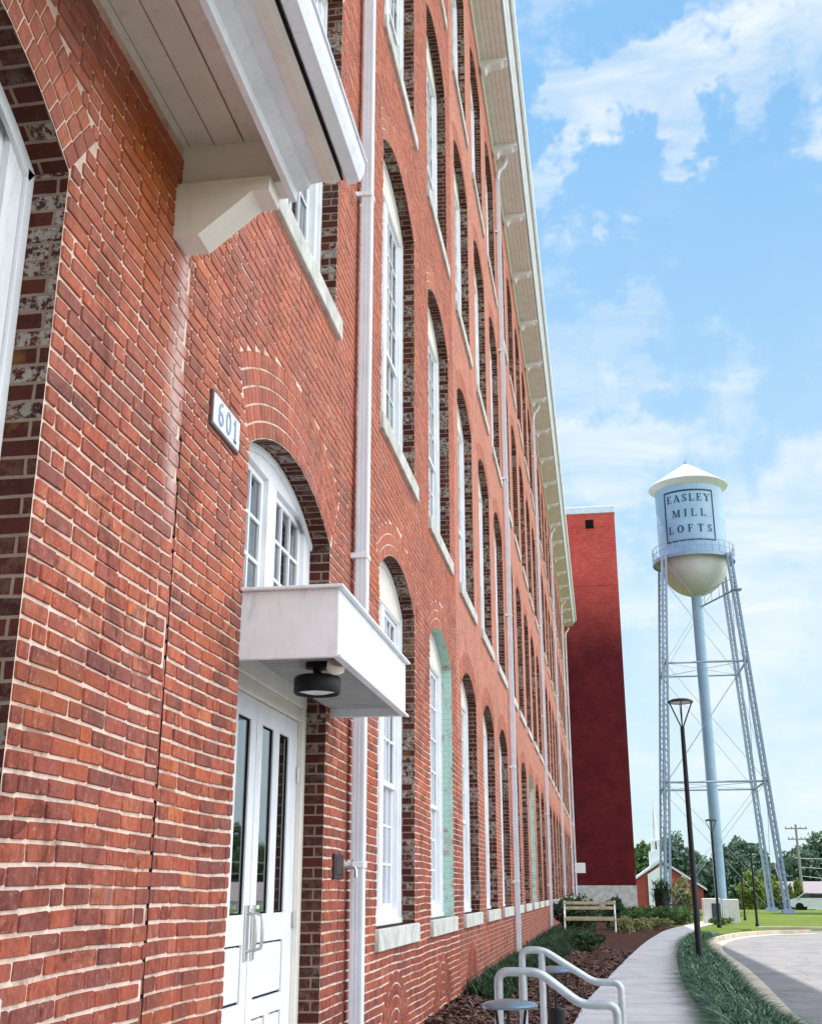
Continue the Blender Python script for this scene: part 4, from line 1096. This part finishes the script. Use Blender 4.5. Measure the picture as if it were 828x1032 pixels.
shrub(.62, 44.5, -.02, .42, .62, M['leaf_gold'], 'round pale-topped shrub nearest the bench in the mulch bed', seed=1, sz=.04)
shrub(1.35, 47.5, -.02, .45, .52, M['leaf_gold'], 'middle of the three round pale shrubs beside the walk', seed=2, sz=.04)
shrub(2.0, 50.5, -.02, .42, .46, M['leaf_gold'], 'farthest of the three round pale shrubs beside the walk', seed=3, sz=.04)
shrub(-.55, 30.5, .05, .38, .45, M['leaf_dark'], 'small dark shrub in the mulch in front of the bench', seed=4)
shrub(-.98, 43.2, .1, .75, 1.25, M['leaf_dark'], 'dark bushy shrub directly behind the bench', n=3000, seed=5, sz=.06)
shrub(.35, 46.5, .05, .42, 1.2, M['leaf_dark'], 'upright dark shrub just right of the bench end', n=1600, seed=6, sz=.06)
hg = [( -.4,56.), (.6,56.6), (1.6,57.3), (2.6,58.), (3.5,58.8)]
for i, (x, y) in enumerate(hg):
    shrub(x, y, -.02, .85, .80, M['leaf_mid'], 'clump of low green hedge across the end of the mulch bed', n=2600, seed=10+i, sz=.055, group='low green hedge clumps')
shrub(5.3, 57.5, 0, .5, .30, M['leaf_mid'], 'flat green plant at the foot of the white cabinets', n=900, seed=21, sz=.05)

def tree(x, y, z, h, r, mat, label, seed, n=9000, sz=.34, group=None, cb=.28, name='tree', cone=False):
    o = empty(name, (x, y, z), label=label, cat='tree', group=group); rr = np.random.default_rng(seed)
    bl = []
    nb = 16
    for i in range(nb):
        k = i/(nb-1); zz = h*(cb+(.93-cb)*k); w = r*(math.sin(math.pi*(.18+.72*k))**.8 if not cone else (1.02-k))
        a = rr.random()*6.28; d = w*.55*rr.random()**.5
        bl.append((d*math.cos(a), d*math.sin(a), zz, w*.62, w*.62, h*.12+r*.12))
    V, F, R = leafcloud(bl, n, sz, seed); quads_obj('crown', V, F, mat, R, None, o)
    m = MB(); tr_ = max(.05, h*.022)
    m.tube([(0,0,-.4), (.02*h*.2,0,h*.3), (.0,.01*h,h*.6), (0,0,h*.88)], [tr_*1.25, tr_, tr_*.6, tr_*.15], 10)
    for i in range(7):
        a = rr.random()*6.28; z0 = h*(.28+.07*i); m.tube([(0,0,z0), (r*.3*math.cos(a),r*.3*math.sin(a),z0+h*.08), (r*.65*math.cos(a),r*.65*math.sin(a),z0+h*.13)], [tr_*.45, tr_*.3, tr_*.1], 6)
    m.build('trunk', M['bark'], o); return o
G = 'trees far beyond the lawn'
# (pixel-free) real places of the wooded edge beyond the lots
tree(7.5, 232, -2.7, 12., 6.0, M['leaf_mid'], 'light green tree beyond the church, left of its steeple', 30, group=G)
tree(12.5, 215, -2.7, 13.0, 5.5, M['leaf_hazed'], 'dark green tree beyond the church, right of its steeple', 31, group=G)
tree(17., 236, -2.7, 10.5, 5.5, M['leaf_hazed'], 'dark tree right of the dark conical one beyond the church roof', 32, group=G)
tree(16.5, 168, -2.7, 9.3, 4.6, M['leaf_hazed'], 'broad dark tree standing left behind the water tower riser', 33, n=12000, group=G)
tree(19.8, 176, -2.7, 10.4, 5.2, M['leaf_hazed'], 'broad dark tree standing right behind the water tower riser', 34, n=12000, group=G)
tree(24.5, 190, -2.7, 8.0, 4.6, M['leaf_mid'], 'mid green tree seen between the riser and the right tower legs', 35, group=G)
tree(28.5, 186, -2.7, 8.8, 4.6, M['leaf_hazed'], 'dark tree seen between the two right tower legs', 36, group=G)
tree(31.5, 178, -2.7, 11.2, 5.4, M['leaf_hazed'], 'tall dark tree just left of the utility pole', 37, n=12000, group=G)
tree(36.5, 180, -2.7, 11.8, 6.0, M['leaf_mid'], 'large green tree right of the utility pole above the long roof', 38, n=12000, group=G)
tree(42.5, 178, -2.7, 12.2, 6.2, M['leaf_mid'], 'large green tree at the right edge above the long roof', 39, n=12000, group=G)
protos = [o for o in bpy.data.objects if o.name.startswith('tree') and o.parent is None]
for i in range(9):      # the wood goes on to the right, as the door glass reflects
    s_ = protos[(i*3) % len(protos)]; c = copy_tree(s_); c.location = (50+i*8.5, 172-i*9, -2.7); c.rotation_euler = (0, 0, i*1.3); c.scale = (1.1, 1.1, 1.05)
    c['label'] = 'tree of the same wood continuing beyond the right edge'; c['group'] = 'wood beyond the right edge'
L3 = 'young pale green trees on the lawn'
tree(13.9, 118, -1.1, 4.3, 1.3, M['leaf_light'], 'young yellow-green tree nearest right of the tower riser', 50, n=3000, sz=.16, group=L3)
tree(15.9, 122, -1.3, 4.6, 1.4, M['leaf_light'], 'young yellow-green tree just left of the right tower legs', 51, n=3000, sz=.16, group=L3)
tree(15.7, 106, -.15, 2.1, .42, M['leaf_light'], 'young pale tree seen through the right tower legs', 52, n=1800, sz=.12, group=L3)
tree(16.0, 104., -.1, 2.5, .40, M['leaf_light'], 'slim young tree just right of the tower legs beside the white car', 53, n=1500, sz=.12, group=L3)
tree(8.0, 128, -1.5, 4.2, 1.2, M['leaf_gold'], 'small golden tree in front of the church brick wall', 54, n=2000, sz=.15)
# dark tall plant near the tower corner
o = empty('yucca', (2.85, 60.5, 0), label='dark spiky upright plant between the red stair tower and the left tower leg', cat='plant')
rr = np.random.default_rng(60); k = 260
P = np.stack([rr.normal(0, .22, k), rr.normal(0, .22, k), .9+.9*rr.random(k)], 1); V, F, _, sg_, n = blades(P, .55, .03, rr, 1.2, 3)
quads_obj('leaves', V, F, M['leaf_dark'], np.tile(rr.random(k), sg_), None, o)
m = MB()
for dx, dy in ((-.18, 0), (.14, .1), (.02, -.15)): m.tube([(dx*.4,dy*.4,-.05), (dx,dy,.9), (dx*1.4,dy*1.4,1.6)], [.16, .20, .14], 8)
m.build('stem', plain('dark_trunk', (.025,.022,.02), .9), o)

# ------------------------------------------------------------------ background buildings and things
M['redbrick2'] = plain('far_red_brick', (.32,.07,.06), .9, .1, var=.2, scale=1.)
ch = empty('church', (7.6, 165, -2.5), label='small red brick church with white front, cross and thin white steeple', cat='church')
m = MB(); m.prism([(-4.9,0), (5.6,0), (5.6,4.2), (.3,7.6), (-4.9,4.2)], 'y', 0., 16.); m.build('wall', M['redbrick2'], ch)
m = MB(); m.prism([(-5.4,4.0), (.3,7.75), (6.1,4.0), (6.1,4.3), (.3,8.1), (-5.4,4.3)], 'y', -.35, 16.3); m.build('roof', plain('pale_roof', (.62,.63,.65), .7), ch)
m = MB(); m.prism([(-1.6,.0), (1.2,0), (1.2,6.7), (.3,7.3), (-1.6,6.1)], 'y', -.25, -.02); m.build('white_front', M['white'], ch)
m = MB(); m.box(-.72, -.58, -.32, -.26, 2.6, 5.2); m.box(-1.2, -.1, -.32, -.26, 4.1, 4.25); m.build('cross', plain('slate_cross', (.10,.12,.18), .5), ch)
m = MB(); m.box(-1.2, .8, .4, 2.4, 6.0, 9.1); m.box(-.85, .45, .75, 2.05, 9.1, 10.6); m.lathe([(.62,10.6), (.34,12.2), (0,16.6)], (-.2, 1.4, 0), 8); m.build('steeple', M['white'], ch)
m = MB(); m.box(-.28, -.12, .70, .745, 9.4, 10.4); m.build('louvre', M['joint'], ch)
lb = empty('long_building', (26., 135, -2.5), label='low pale building with long grey-pink roof at the right edge', cat='building')
m = MB(); m.box(-6.5, 14, 0, 9, 0, 3.0); m.build('wall', M['white'], lb)
m = MB(); m.prism([(-.4,2.9), (9.4,2.9), (4.5,5.0)], 'x', -7., 14.4); m.build('roof', plain('grey_pink_roof', (.24,.20,.21), .8), lb)
for i in range(5):
    m = MB(); m.box(-5+i*3.4, -3.6+i*3.4, -.05, -.01, 1.0, 2.1); m.build('window', M['glass'], lb)
sh = empty('blue_shed', (22.6, 108., -.6), label='small pale blue building behind the white car at the right edge', cat='shed')
m = MB(); m.box(-1., 4.2, 0, 4, 0, 2.6); m.build('wall', plain('blue_wall', (.35,.50,.66), .6), sh)
m = MB(); m.prism([(-.3,2.55), (4.3,2.55), (2,3.3)], 'x', -1.3, 4.5); m.build('roof', plain('shed_roof', (.35,.36,.4), .7), sh)
def car(x, y, z, rz, paint, label):
    o = empty('parked_car', (x, y, z), label=label, cat='car'); o.rotation_euler = (0, 0, rz)
    m = MB(); prof = [(-2.2,.35), (-2.25,.75), (-2.05,.98), (-1.2,1.05), (-.7,1.45), (.9,1.48), (1.6,1.05), (2.15,.9), (2.25,.6), (2.2,.35)]
    m.prism(prof, 'x', -.85, .85); b = m.build('body', paint, o)
    m = MB(); m.prism([(-1.15,1.04), (-.7,1.38), (.88,1.40), (1.45,1.04)], 'x', -.865, .865); m.build('side_window', M['glass'], o)
    m = MB(); m.quad([(-.7,-1.16,1.06), (.7,-1.16,1.06), (.62,-.74,1.42), (-.62,-.74,1.42)]); m.build('windscreen', M['glass'], o)
    for wx in (-.80, .80):
        for wy in (-1.35, 1.4):
            m = MB(); m.tube([(wx-.1,wy,.33), (wx+.1,wy,.33)], .33, 18); m.build('wheel', M['black'], o)
    return o
car(17.6, 104, -.1, math.radians(72), plain('white_car_paint', (.8,.8,.8), .25), 'white car parked by the blue building at the right edge')
car(16.2, 120, -1.0, math.radians(90), plain('dark_car_paint', (.03,.04,.06), .25), 'dark car parked beyond the right tower legs')
up = empty('utility_pole', (20.8, 132, -2.6), label='tall wooden utility pole with two crossarms behind the long roof', cat='utility pole')
m = MB(); m.tube([(0,0,0), (0,0,10.9)], [.17, .12], 10); m.build('pole', plain('grey_timber', (.30,.28,.27), .9), up)
for z, w in ((10.4, 1.15), (9.3, .95)):
    m = MB(); m.box(-w, w, -.06, .06, z, z+.13); 
    for u in (-w+.1, -.45, .45, w-.1): m.lathe([(.05,z+.13), (.07,z+.2), (.04,z+.3), (0,z+.3)], (u, 0, 0), 8)
    m.build('crossarm', bpy.data.materials['grey_timber'], up)
for z, sag in ((7.4, .6), (6.5, 1.0), (5.6, 1.5)):
    m = MB(); P = [(40*t, 4*t, z-sag*4*t*(1-t)+1.*t) for t in np.linspace(0, 1, 16)]; m.tube(P, .03, 5); m.build('cable', plain('pale_cable', (.5,.5,.5), .6), up)
for i, (x, y, lab) in enumerate(((5.15, 60.2, 'left white utility cabinet with dark louvred door behind the second lamp'), (6.1, 60.6, 'right plain white utility cabinet behind the second lamp'))):
    o = empty('utility_cabinet', (x, y, 0), label=lab, cat='cabinet')
    m = MB(); w = .43 if i == 0 else .36; m.box(-w, w, -.3, .35, 0, 1.15-.04*i, 0, .02); m.build('housing', plain('cabinet_paint', (.58,.58,.55), .5), o)
    if i == 0:
        m = MB(); m.box(-.02, .40, -.325, -.30, .10, .92, 0, .01)
        for q in range(8): m.box(0., .38, -.335, -.325, .14+q*.095, .18+q*.095)
        m.build('louvred_door', plain('dark_louvre', (.05,.06,.09), .4), o)
    m = MB(); m.box(-w-.04, w+.04, -.34, .39, -.02, .03); m.build('base', M['curb'], o)
fb = empty('post_and_rail_fence', (3.3, 64, 0), label='short dark post and rail fence left of the white cabinets', cat='fence')
for i in range(3):
    m = MB(); m.box(i*.75-.06, i*.75+.06, -.06, .06, -.1, 1.05); m.build('post', plain('dark_post', (.05,.05,.06), .8), fb)
m = MB(); m.box(0, 1.5, -.03, .03, .75, .85); m.build('rail', bpy.data.materials['dark_post'], fb)

# ------------------------------------------------------------------ light, sky, camera
sun_dir = Vector((-.226, .20, 1.)).normalized()
el = math.asin(sun_dir.z); az = math.atan2(sun_dir.x, sun_dir.y)
sd = bpy.data.lights.new('sun', 'SUN'); sd.energy = 3.0; sd.angle = math.radians(.6); sd.color = (1., .95, .88)
so_ = bpy.data.objects.new('sun', sd); COL.objects.link(so_); so_.rotation_euler = sun_dir.to_track_quat('Z', 'Y').to_euler(); so_.location = (0, 0, 60)
w = bpy.data.worlds.new('World'); S.world = w; w.use_nodes = True; nt = w.node_tree; nn = nt.nodes; ll = nt.links
class WN(NT):
    def __init__(s): s.t = nt; s.n = nn; s.l = ll
t = WN(); bg = nn['Background']
sky = nn.new('ShaderNodeTexSky'); sky.sky_type = 'NISHITA'; sky.sun_disc = False; sky.sun_elevation = el; sky.sun_rotation = az; sky.air_density = 1.; sky.dust_density = 1.2; sky.ozone_density = 1.2
bg.inputs[1].default_value = .12
D = t.N('ShaderNodeTexCoord').outputs['Generated']
sp = t.N('ShaderNodeSeparateXYZ'); t.L(D, sp.inputs[0]); dz = t.math('MAXIMUM', sp.outputs[2], .03)
cx = t.N('ShaderNodeCombineXYZ'); t.L(t.math('DIVIDE', sp.outputs[0], t.math('ADD', dz, .12)), cx.inputs[0]); t.L(t.math('DIVIDE', sp.outputs[1], t.math('ADD', dz, .12)), cx.inputs[1])
mp = t.N('ShaderNodeMapping'); mp.inputs['Location'].default_value = (3.1, 1.7, 0); mp.inputs['Scale'].default_value = (1.5, .9, 1); t.L(cx.outputs[0], mp.inputs[0])
n1 = t.noise(mp.outputs[0], 3.2, 10, .62, .5); n2 = t.noise(mp.outputs[0], .9, 4, .5)
wn_ = t.N('ShaderNodeTexNoise', i_Scale=14., i_Detail=4., i_Roughness=.6); t.L(D, wn_.inputs['Vector'])
va = t.N('ShaderNodeVectorMath', operation='SUBTRACT'); t.L(wn_.outputs['Color'], va.inputs[0]); va.inputs[1].default_value = (.5, .5, .5)
vb = t.N('ShaderNodeVectorMath', operation='SCALE'); t.L(va.outputs[0], vb.inputs[0]); vb.inputs['Scale'].default_value = .045
vc = t.N('ShaderNodeVectorMath', operation='ADD'); t.L(vb.outputs[0], vc.inputs[0]); t.L(D, vc.inputs[1]); Dw = vc.outputs[0]
def dirmask(d, rad):
    d = Vector(d).normalized(); vm = t.N('ShaderNodeVectorMath', operation='DOT_PRODUCT'); t.L(Dw, vm.inputs[0]); vm.inputs[1].default_value = d
    c0 = math.cos(math.radians(rad)); return t.math('DIVIDE', t.math('SUBTRACT', vm.outputs['Value'], c0), 1-c0, clamp=True)
# fair weather clouds standing where the day had them
CL = [(.057,.799,.599,3.4,1.), (.19,.745,.64,4.4,1.), (.085,.762,.642,3.,.6), (.03,.745,.66,4.,.6), (.006,.914,.406,4.2,.6), (-.016,.887,.461,4.,.55), (.164,.945,.282,6.,1.), (.027,.945,.31,5.,.9), (.163,.975,.154,8.,.9)]
tot = None
for (x, y, z, rad, a) in CL:
    k = t.math('MULTIPLY', dirmask((x, y, z), rad*1.45), a); tot = k if tot is None else t.math('MAXIMUM', tot, k)
mp2 = t.N('ShaderNodeMapping'); mp2.inputs['Rotation'].default_value = (.2, .9, .35); mp2.inputs['Scale'].default_value = (6., 14., 24.); t.L(D, mp2.inputs[0])
wisp = t.noise(mp2.outputs[0], 1., 9, .62, .6)
tot = t.math('MULTIPLY', t.math('MULTIPLY', tot, tot), t.math('SUBTRACT', 3., t.math('MULTIPLY', tot, 2.)))
cl = t.math('MULTIPLY', tot, t.ramp(t.math('MULTIPLY_ADD', tot, .12, wisp), [(.40, 0.), (.66, .55), (.85, .95)]))
gen = t.math('MULTIPLY', t.ramp(n1, [(.50, 0.), (.90, .6)]), t.ramp(n2, [(.45, 0.), (.65, .9)]))
veil = t.math('MULTIPLY', t.ramp(n2, [(.35, 0.), (.8, .5)]), .3)
hz = t.math('POWER', t.math('SUBTRACT', 1., t.math('MULTIPLY', sp.outputs[2], 1.55), clamp=True), 1.15)
base = t.mix(.80, sky.outputs[0], (.62, 1.75, 3.05))
c = t.mix(t.math('MULTIPLY', hz, .95), base, (2.7, 3.35, 3.55))
c = t.mix(veil, c, (2.1, 3.0, 3.4))
c = t.mix(t.math('MULTIPLY', gen, .45), c, (3.3, 3.5, 3.5))
c = t.mix(cl, c, (3.45, 3.6, 3.6))
# bright cloud bank added to the sky outside the view, to light the facade
side = t.math('MULTIPLY_ADD', dirmask((1., -.12, .42), 66.), 4., t.math('MULTIPLY_ADD', n2, 1.2, -1.1), clamp=True)
c = t.mix(side, c, (9.7, 10.2, 10.9))
t.L(c, bg.inputs[0])

f_ = 1145.; th = math.atan(382/f_); ps = math.atan(194/(f_/math.cos(th)))
cd = bpy.data.cameras.new('camera'); cam = bpy.data.objects.new('camera', cd); COL.objects.link(cam)
cam.location = (0, 0, 1.5); cam.rotation_euler = (math.pi/2+th, 0, ps)
cd.sensor_fit = 'HORIZONTAL'; cd.sensor_width = 36.; cd.lens = f_/828*36.; cd.clip_end = 6000; cd.clip_start = .05
S.camera = cam
S.view_settings.view_transform = 'Standard'; S.view_settings.look = 'None'; S.view_settings.exposure = 1.25; S.view_settings.gamma = 1
S.render.engine = 'CYCLES'; S.cycles.max_bounces = 6; S.cycles.use_denoising = True
